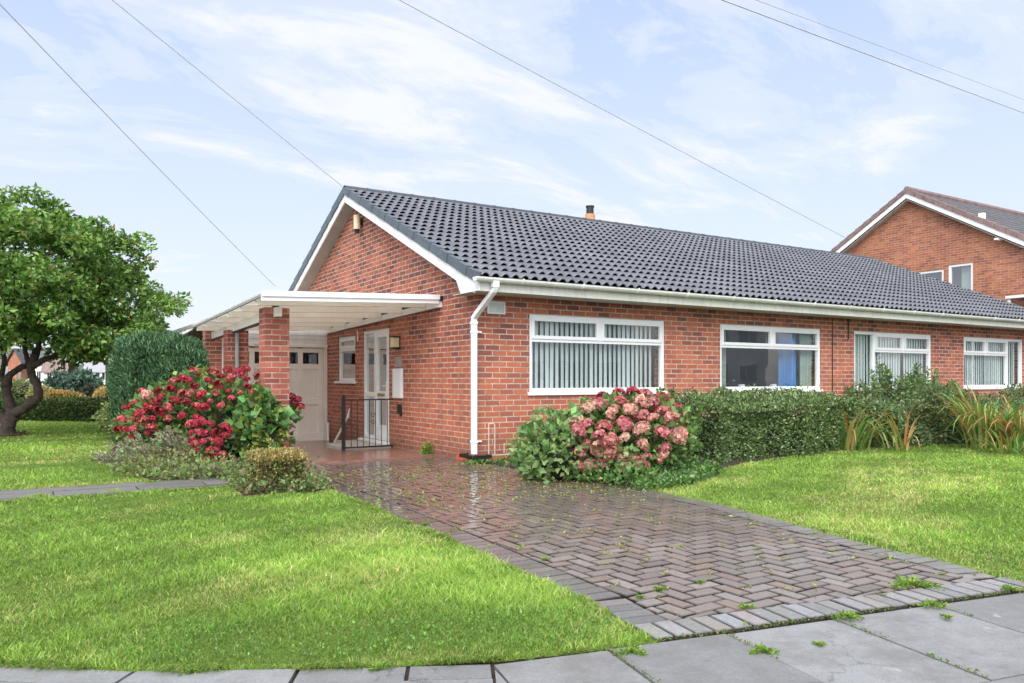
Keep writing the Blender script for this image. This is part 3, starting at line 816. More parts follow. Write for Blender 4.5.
# ---- things on or by the walls
t = MB(); t.tube([at(354, 214, 0) if False else (-.10, 4.46, 4.08), (-.10, 4.46, 3.82)], [.055, .055], 12); 
sl = thing('security_light', 'cream cylindrical light under the apex of the brick gable', 'light', (-.10, 4.46, 3.9))
b_ = MB(); b_.tube([(-.10, 4.26, 4.05), (-.10, 4.26, 3.80)], [.060, .060], 14); b_.build('lamp_body', M['lampglass'], sl, smooth=False)
b_ = MB(); b_.tube([(-.10, 4.26, 3.798), (-.10, 4.26, 3.73)], [.05, .035], 12); b_.build('lens', M['black'], sl)
b_ = MB(); b_.box(-.055, -.001, 4.22, 4.30, 3.88, 3.98); b_.build('bracket', M['black'], sl)
wl = thing('wall_lamp', 'small square cream wall lamp beside the white front door', 'lamp', (-.06, 2.62, 1.7))
b_ = MB(); b_.box(-.13, -.02, 2.56, 2.68, 1.62, 1.78); b_.build('lamp_shade', M['lampglass'], wl, bevel=.01)
b_ = MB(); b_.box(-.14, -.001, 2.55, 2.69, 1.782, 1.80); b_.box(-.14, -.001, 2.55, 2.69, 1.60, 1.618); b_.box(-.018, -.001, 2.57, 2.67, 1.62, 1.78); b_.build('bracket', M['black'], wl)
mb_ = MB(); mb_.box(-.05, -.001, 2.44, 2.78, .80, 1.28); o = mb_.build('meter_box', M['upvc'], None, bevel=.008); tag(o, 'white rectangular meter box fixed to the brick wall by the front door', 'meter box')
mb_ = MB(); mb_.box(-.02, -.001, 2.50, 2.74, 1.30, 1.47); o = mb_.build('house_plaque', plain('grey_plaque', (.33, .29, .28), .6, .2, 12, .1), None, bevel=.003); tag(o, 'faded grey plaque on the wall just above the white meter box', 'plaque')
kb_ = thing('key_safe', 'small black key safe below the white meter box', 'key safe', (-.02, 2.58, .62))
b_ = MB(); b_.box(-.04, -.001, 2.53, 2.62, .56, .70); b_.build('box_body', M['black'], kb_, bevel=.006)
b_ = MB(); b_.box(-.03, -.002, 2.49, 2.53, .51, .68); b_.build('cover', M['black'], kb_, bevel=.004)
sp = thing('wall_plaque', 'pale square plaque under the eaves beside the downpipe', 'plaque', (.3, -.01, 2.0))
b_ = MB(); b_.box(.14, .42, -.018, -.001, 1.99, 2.16); b_.build('backplate', M['upvc'], sp, bevel=.003)
b_ = MB(); b_.box(.165, .395, -.024, -.0185, 2.01, 2.14); b_.build('plate', plain('plaque_face', (.55, .60, .60), .5, .12, 9, .02), sp)
dt = MB(); dt.box(-.17, .12, -.17, -.045, .057, .075); dt.box(-.17, .12, -.17, -.15, .075, .105); dt.box(-.17, -.15, -.15, .22, .057, .105); dt.box(.10, .12, -.15, -.045, .075, .105); dt.box(-.15, -.04, -.045, .22, .057, .075)
dt.box(-.17, -.035, .20, .22, .075, .105)
o = dt.build('drain_surround', M['black'], None, bevel=.004); tag(o, 'black drain surround at the foot of the white downpipe', 'drain')
# cable down the front wall at the party line
cb = MB(); cb.tube([(7.48, -.012, 2.23), (7.48, -.012, .1)], .008, 6); o = cb.build('wall_cable', M['black'], None); tag(o, 'thin dark cable running down brick between second and third windows', 'cable')
cb = MB(); cb.tube([(7.95, -.014, 2.23), (7.95, -.014, 1.85)], .014, 6); o = cb.build('cable_stub', M['black'], None); tag(o, 'short black pipe end hanging under the eaves left of third window', 'pipe')

# blinds, curtains, cups
def blind(x0, x1, z0, z1, lab, pitch=.089, ang=55, width=.075, gaps=()):
    t = thing('vertical_blind', lab, 'blind', (x0, .15, z0), 'white vertical blinds in the front windows')
    b = MB(); b.box(x0, x1, .13, .17, z1-.03, z1); b.build('headrail', M['upvc'], t)
    s = MB(); x = x0+.05; k = 0
    while x < x1-.04:
        if not any(g0 < x < g1 for g0, g1 in gaps):
            an = math.radians(ang+random.gauss(0, 3)); dx, dy = math.cos(an)*width/2, math.sin(an)*width/2
            sw = random.gauss(0, .004)
            s.poly([(x-dx, .15-dy, z1-.03), (x+dx, .15+dy, z1-.03), (x+dx+sw, .15+dy, z0+.02), (x-dx+sw, .15-dy, z0+.02)])
            s.poly([(x-dx, .152-dy, z1-.03), (x+dx, .152+dy, z1-.03), (x+dx+sw, .152+dy, z0+.02), (x-dx+sw, .152-dy, z0+.02)])
        x += pitch; k += 1
    s.build('slats', M['blind'], t, fixn=False)
blind(.90, 3.30, .93, 1.99, 'white vertical blind with dark gaps inside the window nearest the downpipe', ang=20, width=.080)
blind(8.18, 10.70, .93, 1.99, 'pale vertical blind inside the window behind the tall shrub', ang=8, width=.084, gaps=((9.85, 9.97),))
blind(11.99, 14.44, .93, 1.99, 'pale vertical blind inside the window furthest right behind strappy leaves', ang=8, width=.084)
def curtain(x0, x1, z0, z1, mat, lab, name='curtain', y=.22, folds=6, cat='curtain', group=None):
    V = []; nx = folds*8
    m = MB(); n0 = 0
    for k in range(nx+1):
        x = x0+(x1-x0)*k/nx; yy = y+.028*math.sin(k/8*2*PI)+.008*math.sin(k*1.7)
        m.v += [(x, yy, z0), (x, yy, z1), (x, yy+.004, z0), (x, yy+.004, z1)]
    for k in range(nx):
        a = 4*k; m.f += [(a, a+4, a+5, a+1), (a+2, a+3, a+7, a+6)]; m.c += [None, None]
    o = m.build(name, mat, None, fixn=False); tag(o, lab, cat, group); return o
curtain(6.28, 6.72, .93, 1.98, M['curtain'], 'bright blue curtain drawn to the side of the second window')
curtain(4.64, 4.93, .93, 1.98, M['net'], 'pale curtain at the left edge of the second window', folds=3)
curtain(6.80, 7.10, .93, 1.98, M['net'], 'pale curtain at the right edge of the second window', folds=3, y=.17)
for cx, lab in ((5.22, 'white cup on the sill near the left pale curtain'), (6.02, 'white cup on the sill closest to the blue curtain')):
    c = thing('cup', lab, 'cup', (cx, .13, .93), 'white cups on the second window sill')
    b = MB(); b.tube([(cx, .13, .931), (cx, .13, .96), (cx, .13, 1.02)], [.03, .05, .062], 14); b.build('bowl', M['china'], c, smooth=False)
    b = MB(); b.tube([(cx+.055, .13, 1.0), (cx+.085, .13, .99), (cx+.08, .13, .96), (cx+.045, .13, .955)], .008, 6); b.build('handle', M['china'], c)
sill2 = MB(); sill2.box(4.6, 7.14, .09, .24, .90, .93); sill2.box(.84, 3.33, .09, .24, .90, .93); sill2.box(8.16, 10.71, .09, .24, .90, .93); sill2.box(11.97, 14.46, .09, .24, .90, .93)
sill2.build('inner_sill', M['upvc'], house)

# chimney flue behind the ridge
ch = thing('chimney', 'terracotta chimney pot with dark metal cowl behind the ridge', 'chimney', (5.9, 5.4, 4.2))
c0 = at(590, 216, 17.7); cx, cy = c0[0], c0[1]
b = MB(); b.box(cx-.3, cx+.62, cy-.2, cy+.2, 3.9, 4.60); b.build('stack', M['brick_far'], ch)
b = MB(); b.tube([(cx, cy, 4.60), (cx, cy, 4.86)], [.125, .11], 14); b.build('pot', M['terracotta'], ch)
b = MB(); b.tube([(cx, cy, 4.861), (cx, cy, 5.02)], [.085, .085], 12); b.tube([(cx, cy, 5.022), (cx, cy, 5.05)], [.10, .10], 12); b.build('cowl', M['black'], ch)
b = MB(); b.tube([(cx+.42, cy, 4.60), (cx+.42, cy, 4.74)], [.14, .10], 12); b.build('pot', M['terracotta'], ch)

# ================================================================== CARPORT + GARAGE
cp = thing('carport', 'open carport with cream sheet roof on brick piers against the gable', 'carport', (-1.3, 3.6, 0))
def cz_(x, y): return 2.278+.036*x-.026*(y-1.1)
Y0c, Y1c, XL = 1.06, 6.15, -2.58
sh = MB(); nseg = 30                      # trapezoid profile sheets running along x
ys = []; y = Y0c+.03; k = 0
while y < Y1c:
    for dy, h in ((0, 0), (.03, .035), (.075, .035), (.105, 0)): ys.append((y+dy, h))
    y += .17
n0 = len(sh.v)
for (yy, h) in ys:
    for xx in (XL+.02, -.02):
        for th in (0, .004): sh.v.append((xx, yy, cz_(xx, yy)+h+.01+th))
for k in range(len(ys)-1):
    a = n0+4*k
    sh.f += [(a, a+2, a+6, a+4), (a+1, a+5, a+7, a+3)]; sh.c += [None, None]
sh.build('roof_sheet', M['sheet_t'], cp, fixn=False)
fa = MB()
def sbox(mb, x0, x1, y0, y1, t0, t1):
    """box whose top/bottom follow the carport roof plane with offsets t0..t1"""
    n = len(mb.v)
    for t in (t0, t1):
        for yy in (y0, y1):
            for xx in (x0, x1): mb.v.append((xx, yy, cz_(xx, yy)+t))
    for f in ((0, 2, 3, 1), (4, 5, 7, 6), (0, 1, 5, 4), (2, 6, 7, 3), (0, 4, 6, 2), (1, 3, 7, 5)): mb.f.append(tuple(n+i for i in f)); mb.c.append(None)
sbox(fa, XL, -.06, Y0c-.02, Y0c+.02, -.075, .045); sbox(fa, XL, -.06, Y0c-.045, Y0c-.021, -.02, .05)
fa.build('front_fascia', M['upvc'], cp)
ra = MB(); y = Y0c+.45
while y < Y1c-.1:
    sbox(ra, XL+.04, -.065, y-.025, y+.025, -.085, .008); y += .86
ra.build('rafter', M['cream'], cp)
bm_ = MB(); sbox(bm_, -2.23, -2.15, Y0c+.6, Y1c-.03, -.215, -.088)
bm_.build('side_beam', M['cream'], cp)
bm2 = MB(); sbox(bm2, -2.235, -2.145, Y0c+1.1, Y1c-.03, -.232, -.216); bm2.build('beam_underside', M['black'], cp)  # thin black strip along the bottom of the side beam
st_ = MB(); sbox(st_, XL, XL+.03, Y0c+.05, Y1c, -.02, .012); st_.build('side_edge', M['grey_pipe'], cp)
wp = MB()
for k in range(6):
    ya = Y0c+k*(Y1c-Y0c)/6; yb = Y0c+(k+1)*(Y1c-Y0c)/6
    sbox(wp, -.06, -.001, ya+.003, yb, -.125, -.035)
wp.build('wall_plate', M['upvc'], cp)
wp = MB(); sbox(wp, -.05, -.001, Y0c-.02, Y1c, -.034, .035); wp.build('dark_gap', M['black'], cp)  # black strip stands in for shade in the gap above the wall plate
cp2 = MB(); cp2.tube([(-.035, 4.42, 1.99), (-.035, 4.40, 1.93), (-.035, 4.40, 1.80)], .012, 6); cp2.build('overflow_pipe', M['upvc'], cp)
def pier(x0, x1, y0, y1, top):
    b = MB(); b.box(x0, x1, y0, y1, -.2, top); return b.build('brick_pier', M['brick_pier'], cp)
pier(-2.345, -2.01, 1.80, 2.13, 2.10)
pier(-2.31, -1.975, 4.35, 4.68, 1.925)
po = MB(); po.box(-2.22, -2.15, 1.86, 1.94, 2.101, 2.165); po.build('packing_block', M['black'], cp); po = MB(); po.box(-2.13, -2.04, 1.86, 1.94, 2.101, 2.165); po.build('packing_block', M['upvc'], cp)
dpz = MB(); dpz.tube([(-2.17, 4.30, 2.0), (-2.17, 4.30, -.05)], .032, 10); dpz.build('rainwater_pipe', M['grey_pipe'], cp)

gr = thing('garage', 'cream double garage doors under pale boarding at the back of the carport', 'garage', (-1.1, 6.4, -.12))
b = MB(); b.box(-2.32, -2.03, 6.2, 6.5, -.2, 2.12); b.box(-2.32, -2.05, 6.5, 12, -.2, 1.85); b.box(-2.05, 0, 11.7, 12, -.2, 2.12); b.build('wall', M['brick'], gr)
b = MB(); b.box(-2.36, 0, 6.26, 12.1, 2.13, 2.2); b.build('roof', M['sheet'], gr)
b = MB()
for k in range(4): b.box(-2.03, -.002, 6.215+.004*(k % 2), 6.245, 1.80+k*.088, 1.80+(k+1)*.088-.004)
b.build('boarding', M['cladding'], gr)
b = MB(); b.box(-2.03, -.002, 6.17, 6.27, 1.735, 1.797); b.box(-2.03, -1.95, 6.19, 6.27, -.17, 1.734); b.box(-.075, -.002, 6.19, 6.27, -.17, 1.734); b.build('door_frame', M['cream'], gr, bevel=.004)
def garage_door(x0, x1):
    d = MB(); zs0, zs1 = -.135, 1.725; y0, y1 = 6.205, 6.25
    st = .095; xm = (x0+x1)/2
    d.box(x0, x0+st, y0, y1, zs0, zs1); d.box(x1-st, x1, y0, y1, zs0, zs1); d.box(xm-.05, xm+.05, y0+.002, y1, zs0+.01, zs1-.01)
    for za, zb in ((zs0, zs0+.17), (.60, .72), (1.30, 1.41), (zs1-.09, zs1)):
        d.box(x0+st, xm-.05, y0+.003, y1, za, zb); d.box(xm+.05, x1-st, y0+.003, y1, za, zb)
    o = d.build('garage_door', M['cream'], gr, bevel=.004)
    p = MB()
    for xa, xb in ((x0+st, xm-.05), (xm+.05, x1-st)):
        for za, zb in ((zs0+.17, .60), (.72, 1.30)):
            p.box(xa, xb, y0+.025, y1-.002, za, zb)
            for q in range(1, 4): xx = xa+(xb-xa)*q/4; p.box(xx-.003, xx+.003, y0+.0215, y0+.0249, za, zb)
    p.build('panel', M['cream'], o).location = (0, 0, 0)
    g_ = MB()
    for xa, xb in ((x0+st, xm-.05), (xm+.05, x1-st)): g_.poly([(xa, y0+.03, 1.41), (xb, y0+.03, 1.41), (xb, y0+.03, zs1-.09), (xa, y0+.03, zs1-.09)])
    g_.build('pane', M['darkpane'], o).location = (0, 0, 0)
    return o
garage_door(-1.945, -1.015); dR = garage_door(-1.005, -.08)
b = MB(); b.box(-2.0, -.05, 6.6, 6.62, -.2, 2.1); b.build('inner_wall', M['darkinside'], gr)

# doorstep + railing + bits
st = MB(); st.box(-.82, -.001, 2.93, 3.80, -.14, .018); st.box(-.45, -.001, 3.802, 4.4, -.14, .012); o = st.build('doorstep', M['concrete'], None, bevel=.012); tag(o, 'pale concrete step in front of the white front door', 'step')
rlg = thing('hand_railing', 'black iron railing with thin bars beside the front doorstep', 'railing', (-.85, 2.86, -.03))
b = MB(); b.box(-.875, -.825, 2.835, 2.885, -.06, .83); b.tube([(-.85, 2.86, .83), (-.85, 2.86, .86)], [.03, .01], 8); b.build('post', M['black'], rlg)
for z0_, z1_ in ((.765, .785), (.0, .025)):
    b = MB(); b.box(-.825, -.002, 2.85, 2.87, z0_, z1_); b.build('rail', M['black'], rlg)
for k in range(7):
    x = -.825+(k+1)*.825/8
    b = MB(); b.tube([(x, 2.86, .02), (x, 2.86, .775)], .0065, 6)
    b.build('bar', M['black'], rlg)
b = MB()
for cxx, czz, rr, s in ((-.66, .46, .045, 1), (-.66, .36, .045, -1), (-.35, .52, .04, 1), (-.35, .42, .04, -1), (-.97, .62, .075, 1)):
    b.tube([(cxx+math.cos(a/10*1.6*PI*s)*rr*(1-a/22), 2.86, czz+math.sin(a/10*1.6*PI*s)*rr*(1-a/22)) for a in range(14)], .005, 5)
b.build('scroll', M['black'], rlg)
b = MB(); b.tube([(-.16, 5.3, -.10), (-.03, 4.9, .42)], .022, 8); b.tube([(-.035, 4.91, .38), (-.02, 4.86, .56)], [.03, .012], 8)
o = b.build('white_pole', M['upvc'], None); tag(o, 'white pole leaning on the brick wall beside the garage door', 'pole')
b = MB(); b.tube([(-.05, 6.02, -.13), (-.05, 6.02, .22)], .03, 10); b.tube([(-.05, 6.02, .221), (-.05, 6.02, .25)], [.035, .02], 10)
o = b.build('drain_pipe', M['upvc'], None); tag(o, 'short white upright pipe in the corner by the garage door', 'pipe')

# pale lean-to roof glimpsed behind the conifer
lt = thing('lean_to', 'pale translucent lean-to roof just behind the dark conifer block', 'lean-to', (-2.9, 8, 0))
b = MB(); 
for k in range(10):
    ya = 7.2+k*.55; b.prism([(-2.95, 1.98), (-2.33, 2.20), (-2.33, 2.22), (-2.95, 2.0)], 'y', ya, ya+.5) if False else b.prism([(-2.90, 1.74), (-2.37, 2.08), (-2.37, 2.10), (-2.90, 1.76)], 'y', ya, ya+.5)
M['polycarb'] = plain('polycarbonate', (.72, .76, .78), .3, .05, 3, .02)
# prism along y takes (x, z) outline
b.build('roof_sheet', M['sheet_t'], lt)
b = MB()
for k in range(11): ya = 7.18+k*.55; b.prism([(-2.92, 1.74), (-2.37, 2.10), (-2.37, 2.125), (-2.92, 1.77)], 'y', ya-.02, ya+.02)
b.box(-2.93, -2.88, 7.15, 12.7, 1.68, 1.735); b.build('glazing_bar', M['upvc'], lt)
b = MB()
for ya in (7.3, 10, 12.6): b.box(-2.93, -2.88, ya-.03, ya+.03, -.2, 1.679)
b.build('post', M['upvc'], lt)

# ================================================================== TWO-STOREY NEIGHBOUR
h2 = thing('neighbouring_house', 'orange brick two-storey house rising behind the right end of the bungalow', 'house', (19, 5.4, 0))
hx, ry, rz = 19.0, 5.42, 7.16; pz = .59; yn, yf = 5.42-4.3, 5.42+4.3; ez = rz-.16-4.3*pz
wins2 = [(4.36, 5.40, 3.55, 4.52), (3.48, 4.22, 3.55, 4.62)]
b = MB(); wall_open(b, 'x', yn, yf, -.2, ez, [], hx, hx+.3); b.v = []; b.f = []; b.c = []
segs = [yn, 3.48, 4.22, 4.36, 5.40, yf]
def topz(y): return rz-.16-abs(y-ry)*pz
for a, c in zip(segs, segs[1:]):
    op = [o for o in wins2 if abs(o[0]-a) < 1e-6]
    if op:
        b.prism([(a, -.2), (c, -.2), (c, op[0][2]), (a, op[0][2])], 'x', hx, hx+.3)
        b.prism([(a, op[0][3]), (c, op[0][3]), (c, topz(c)), (a, topz(a))], 'x', hx, hx+.3)
    else:
        pts = [(a, -.2), (c, -.2), (c, topz(c))] + ([(ry, topz(ry))] if a < ry < c else []) + [(a, topz(a))]
        b.prism(pts, 'x', hx, hx+.3)
# apex gap above second opening
b.box(hx+.3, hx+14, yn, yn+.3, -.2, ez); b.box(hx+.3, hx+14, yf-.3, yf, -.2, ez); b.prism([(yn, -.2), (yf, -.2), (yf, ez), (ry, rz-.2), (yn, ez)], 'x', hx+13.8, hx+14)
b.build('wall', M['brick_far'], h2, fixn=False)
b = MB()
nc = 16
for sgn in (-1, 1):
    for c in range(nc):
        u0, u1 = c*4.8/nc, (c+1)*4.8/nc+.02
        pts = [(ry+sgn*u0, rz-u0*pz), (ry+sgn*u1, rz-u1*pz+.03), (ry+sgn*u1, rz-u1*pz-.01), (ry+sgn*u0, rz-u0*pz-.04)]
        b.prism(pts, 'x', hx-.2, hx+14.2)
h2r = b.build('roof', M['far_tile_grey'], h2)
b = MB()
for sgn in (-1, 1):
    for c in range(nc):
        u0, u1 = c*4.8/nc+.006, (c+1)*4.8/nc-.006
        pts = [(ry+sgn*u0, rz-u0*pz+.05), (ry+sgn*u1, rz-u1*pz+.075), (ry+sgn*u1, rz-u1*pz-.09), (ry+sgn*u0, rz-u0*pz-.10)]
        b.prism(pts, 'x', hx-.30, hx-.06)
b.build('verge', M['far_tile'], h2r).location = (0, 0, 0)
b = MB(); b.tube([(hx-.25, ry, rz+.02), (hx+14.2, ry, rz+.02)], .10, 10); b.build('ridge', M['far_tile'], h2r).location = (0, 0, 0)
b = MB()
for sgn in (-1, 1):
    b.prism([(ry, rz-.10), (ry+sgn*4.75, rz-4.75*pz-.10), (ry+sgn*4.75, rz-4.75*pz-.25), (ry, rz-.26)], 'x', hx-.27+.002*(sgn+1), hx-.24)
b.build('bargeboard', M['upvc'], h2)
b = MB()
for sgn in (-1, 1):
    b.prism([(ry, rz-.30), (ry+sgn*4.6, rz-4.6*pz-.30), (ry+sgn*4.6, rz-4.6*pz-.315), (ry, rz-.315)], 'x', hx-.24, hx-.002)
b.build('soffit', M['soffit'], h2)
for (a, c, z0, z1) in wins2:
    window(h2, 'x', a, c, z0, z1, [(a+.06, c-.06, z0+.06, z1-.06)], [], [], [], hx+.02, 1, sillout=.06, fw=.07)
b = MB(); b.box(hx+.1, hx+.14, 3.3, 5.5, 3.4, 4.7) if False else b.box(hx+.25, hx+.28, 3.50, 3.95, 3.5, 4.6); b.build('net_curtain', M['net'], h2)
b = MB(); b.box(hx+.8, hx+.82, 3, 6, 3.2, 5); b.build('inner_wall', M['room'], h2)
b = MB(); b.tube([(hx+.5, 3.2, rz-2.2*pz), (hx+.5, 3.2, rz-2.2*pz+.22)], .05, 8); 
v0 = at(982, 206, 22.2+.6); 
b = MB(); q = at(982, 205, 23.0); q[2] = rz-abs(q[1]-ry)*pz; b.box(q[0]-.07, q[0]+.07, q[1]-.07, q[1]+.07, q[2]-.02, q[2]+.20); b.build('vent_pipe', M['upvc'], h2)
for yy in (ry+3.0, ry-2.75):
    z = rz-abs(yy-ry)*pz-.33; b = MB(); b.box(hx-.35, hx-.02, yy-.04, yy+.04, z-.07, z-.016); b.build('bracket', M['upvc'], h2)
# flat-roofed extension with white frames right of it
ex = thing('conservatory', 'white framed flat-roofed conservatory peeping over the bungalow roof at the right', 'conservatory', (17.6, 1.0, 0))
b = MB(); b.box(17.2, 18.9, -2.5, 1.70, 3.27, 3.34); b.build('roof', M['upvc'], ex)
b = MB()
for yy in (-2.5, -1.3, -.1, 1.1, 1.6): b.box(17.25, 17.32, yy, yy+.07, -.2, 3.269)
b.box(17.255, 17.315, -2.43, 1.6, 2.6, 2.68); b.build('frame', M['upvc'], ex)
b = MB(); b.poly([(17.29, -2.45, 0), (17.29, 1.62, 0), (17.29, 1.62, 3.26), (17.29, -2.45, 3.26)]); b.build('pane', M['darkpane'], ex)
b = MB(); b.box(18.4, 18.5, -2.4, 1.6, -.1, 3.26); b.build('inner_wall', M['room'], ex)

# ================================================================== WIRES
def wire(p0, p1, sag, lab, r=.010):
    pts = []
    for k in range(25):
        t_ = k/24; q = p0*(1-t_)+p1*t_; q = q.copy(); q[2] -= sag*4*t_*(1-t_); pts.append(q)
    b = MB(); b.tube(pts, r, 5); o = b.build('overhead_wire', M['wire'], None); tag(o, lab, 'wire', 'overhead telephone and power wires')
pole = at(-436, -452, 6.5)
wire(pole+np.array([0, .05, 0]), at(342, 186, 14.2), .02, 'overhead wire ending at the apex of the bungalow gable', .007)
wire(pole, at(275, 286, 30), .08, 'thin overhead wire falling steeply to behind the carport roof', .008)
wire(pole+np.array([.05, 0, 0]), at(846, 238, 24.8), .05, 'overhead wire running down to the two-storey house', .009)
wire(at(560, -61, 9), at(1200, 179, 30), .0, 'lower thicker wire of the pair crossing the top right corner', .010)
wire(at(560, -73, 11), at(1200, 165, 40), .0, 'upper thinner wire of the pair crossing the top right corner', .007)

# ================================================================== VEGETATION
def axes(v):  # camera-aligned offset (lateral, depth, up) -> world
    v = np.asarray(v, float)
    return v[..., 0:1]*RT + v[..., 1:2]*FW + v[..., 2:3]*np.array([0, 0, 1.])
def grass_pts(poly, k0=300000., dmax=20000, dmin=330):
    p = np.array(poly); x0, y0 = p.min(0); x1, y1 = p.max(0); cs = .5
    gx, gy = np.meshgrid(np.arange(x0, x1, cs), np.arange(y0, y1, cs)); gx = gx.ravel(); gy = gy.ravel()
    cx, cy = gx+cs/2, gy+cs/2
    d = np.hypot(cx-CAM[0], cy-CAM[1]); dd = dep(cx, cy); lat = (cx-CAM[0])*RT[0]+(cy-CAM[1])*RT[1]
    dens = np.clip(k0/d**2, dmin, dmax)
    infr = (dd > 1.8) & (np.abs(lat) < .72*dd+1.2)
    dens = np.where(infr, dens, 260*(d < 14)); dens = np.where(d > 34, 60, dens)
    n = rng.poisson(dens*cs*cs); idx = np.repeat(np.arange(len(gx)), n)
    P = np.stack([gx[idx]+rng.random(len(idx))*cs, gy[idx]+rng.random(len(idx))*cs], 1)
    return P[inpoly(P, poly)]
GC = np.array([(.215, .36, .065), (.30, .435, .09), (.14, .255, .05), (.40, .46, .14), (.50, .44, .23)])
def grass(poly, name, label, hgt=.021, edge=None):
    P = grass_pts(poly); n = len(P); d = np.hypot(P[:, 0]-CAM[0], P[:, 1]-CAM[1])
    a = vnoise(P, 1.1, 1); b = vnoise(P, 4., 2); c = vnoise(P, 13., 3)
    h = hgt*(1+.22*a+.25*b+.3*c).clip(.35, 2.3)*(1+.35*rng.normal(size=n)).clip(.3, 2)
    w_ = .0017*np.clip(d/3, .8, 8)**.85*(1+.3*rng.normal(size=n)).clip(.4, 2)
    ang = rng.random(n)*2*PI; lean = h*(.4+.9*rng.random(n)); la = rng.random(n)*2*PI
    B = np.concatenate([P, np.zeros((n, 1))-.014], 1)
    s = np.stack([np.cos(ang), np.sin(ang), np.zeros(n)], 1)*w_[:, None]
    T = B + np.stack([np.cos(la)*lean, np.sin(la)*lean, h], 1)
    Mi = B + np.stack([np.cos(la)*lean*.3, np.sin(la)*lean*.3, h*.6], 1)
    V = np.stack([B-s, B+s, Mi+s*.8, T, Mi-s*.8], 1).reshape(-1, 3)
    i = np.arange(n)*5
    F = np.concatenate([np.stack([i, i+1, i+2], 1), np.stack([i, i+2, i+4], 1), np.stack([i+4, i+2, i+3], 1)])
    a2 = vnoise(P, .7, 21); b2 = vnoise(P, 2.4, 22); b3 = vnoise(P, 7., 23); dry = (a2*.6+b2*.8+b3*.5-.25).clip(-.5, 1.8)
    wts = np.stack([np.full(n, .32), .24+.14*a, .20-.1*b-.1*dry, .13+.22*dry, .04+.05*c+.26*dry], 1).clip(.01, 1); wts /= wts.sum(1, keepdims=True)
    u = rng.random(n)[:, None]; ci = (u > np.cumsum(wts, 1)).sum(1).clip(0, 4)
    col = GC[ci]*(1+.17*rng.normal(size=(n, 1))).clip(.5, 1.6)*(1+.10*a+.13*b+.10*c)[:, None]
    h_dark = vnoise(P, 3.3, 31)
    col = np.clip(col, 0, 1)
    o = fast_mesh(name, V, F, np.concatenate([col]*3), M['grass'], kind='stuff'); tag(o, label, 'grass', kind='stuff')
def edge_grass(path, side, name, label, per=900, out_=.035):
    pts = [np.array(p, float) for p in path]; P = []; Dn = []
    for a, b in zip(pts, pts[1:]):
        l = np.linalg.norm(b-a); d = np.linalg.norm((a+b)/2-CAM[:2])
        if d > 16: continue
        n = int(l*per*min(1, 5/d)); t_ = (b-a)/l; nx = np.array([-t_[1], t_[0]])*side; u = rng.random((n, 1))
        P.append(a+(b-a)*u+nx*(rng.random((n, 1))*.05-.03)); Dn.append(np.tile(nx, (n, 1)))
    P = np.concatenate(P); Dn = np.concatenate(Dn); n = len(P); k = (.5+.5*vnoise(P, 5, 4)+.4*vnoise(P, 17, 5)).clip(.15, 2.2)
    d = np.hypot(P[:, 0]-CAM[0], P[:, 1]-CAM[1]); h = .022*k*(.5+rng.random(n)); w_ = .002*np.clip(d/3, .8, 8)**.85; a_ = rng.random(n)*2*PI
    B = np.concatenate([P, np.full((n, 1), -.012)], 1); s_ = np.stack([np.cos(a_), np.sin(a_), 0*a_], 1)*w_[:, None]; le = np.concatenate([Dn, np.zeros((n, 1))], 1)*(out_*k*(.3+rng.random(n)))[:, None]+rng.normal(size=(n, 3))*np.array([.012, .012, 0])
    Mi = B+le*.5+np.array([0, 0, 1.])*h[:, None]; T = B+le*1.15+np.array([0, 0, 1.])*(h*.55+.01)[:, None]
    V = np.stack([B-s_, B+s_, Mi+s_*.8, T, Mi-s_*.8], 1).reshape(-1, 3); i = np.arange(n)*5
    F = np.concatenate([np.stack([i, i+1, i+2], 1), np.stack([i, i+2, i+4], 1), np.stack([i+4, i+2, i+3], 1)])
    col = GC[rng.choice(5, n, p=[.34, .3, .2, .1, .06])]*(1+.18*rng.normal(size=(n, 1))).clip(.5, 1.5)
    o = fast_mesh(name, V, F, np.clip(np.concatenate([col]*3), 0, 1), M['grass']); tag(o, label, 'grass', kind='stuff')
edge_grass(PEDGE[3:], -1, 'edge_grass', 'ragged grass edge of the front lawn along the pavement', 2600, .05)
edge_grass(LEFTE[:6], 1, 'edge_grass', 'ragged grass edge of the front lawn along the driveway', 2600, .05)
edge_grass(RIGHTE[:6], -1, 'edge_grass', 'ragged grass edge of the right lawn along the driveway', 2400, .04)
edge_grass([(-.50, -7.03), (3, -7.75), (12, -9.4)], -1, 'edge_grass', 'ragged grass edge of the right lawn along the pavement', 1800, .04)
edge_grass([(-7.9, -.62), (-5.4, -.56), (-4.5, -.52), (-3.6, -.60), (-3.2, -.62)], 1, 'edge_grass', 'ragged grass on the near side of the stone path', 2200, .10)
edge_grass([(-8.15, .14), (-5.4, .12), (-4.5, .06), (-3.9, .04)], -1, 'edge_grass', 'ragged grass on the far side of the stone path', 2200, .08)
grass(lawnA, 'lawn_grass', 'short yellow-green grass of the front lawn left of the driveway')
grass(lawnB, 'lawn_grass', 'short green grass beyond the stone path under the broad-leaved tree')
grass([p for p in lawnC if True][0:0] + [(-.50, -7.03), (3, -7.75), (12, -9.4), (30, -12.4), (30, -5.2), (20, -5), (11.5, -3.6), (9.4, -2.3), (8.0, -1.5), (6.0, -1.3), (3.6, -1.75), (2.2, -2.2), (1.0, -2.75), (.12, -3.0)] + [p for p in RIGHTE[::-1][1:-1] if p[1] < -3.0], 'lawn_grass', 'short bright grass of the lawn right of the driveway')

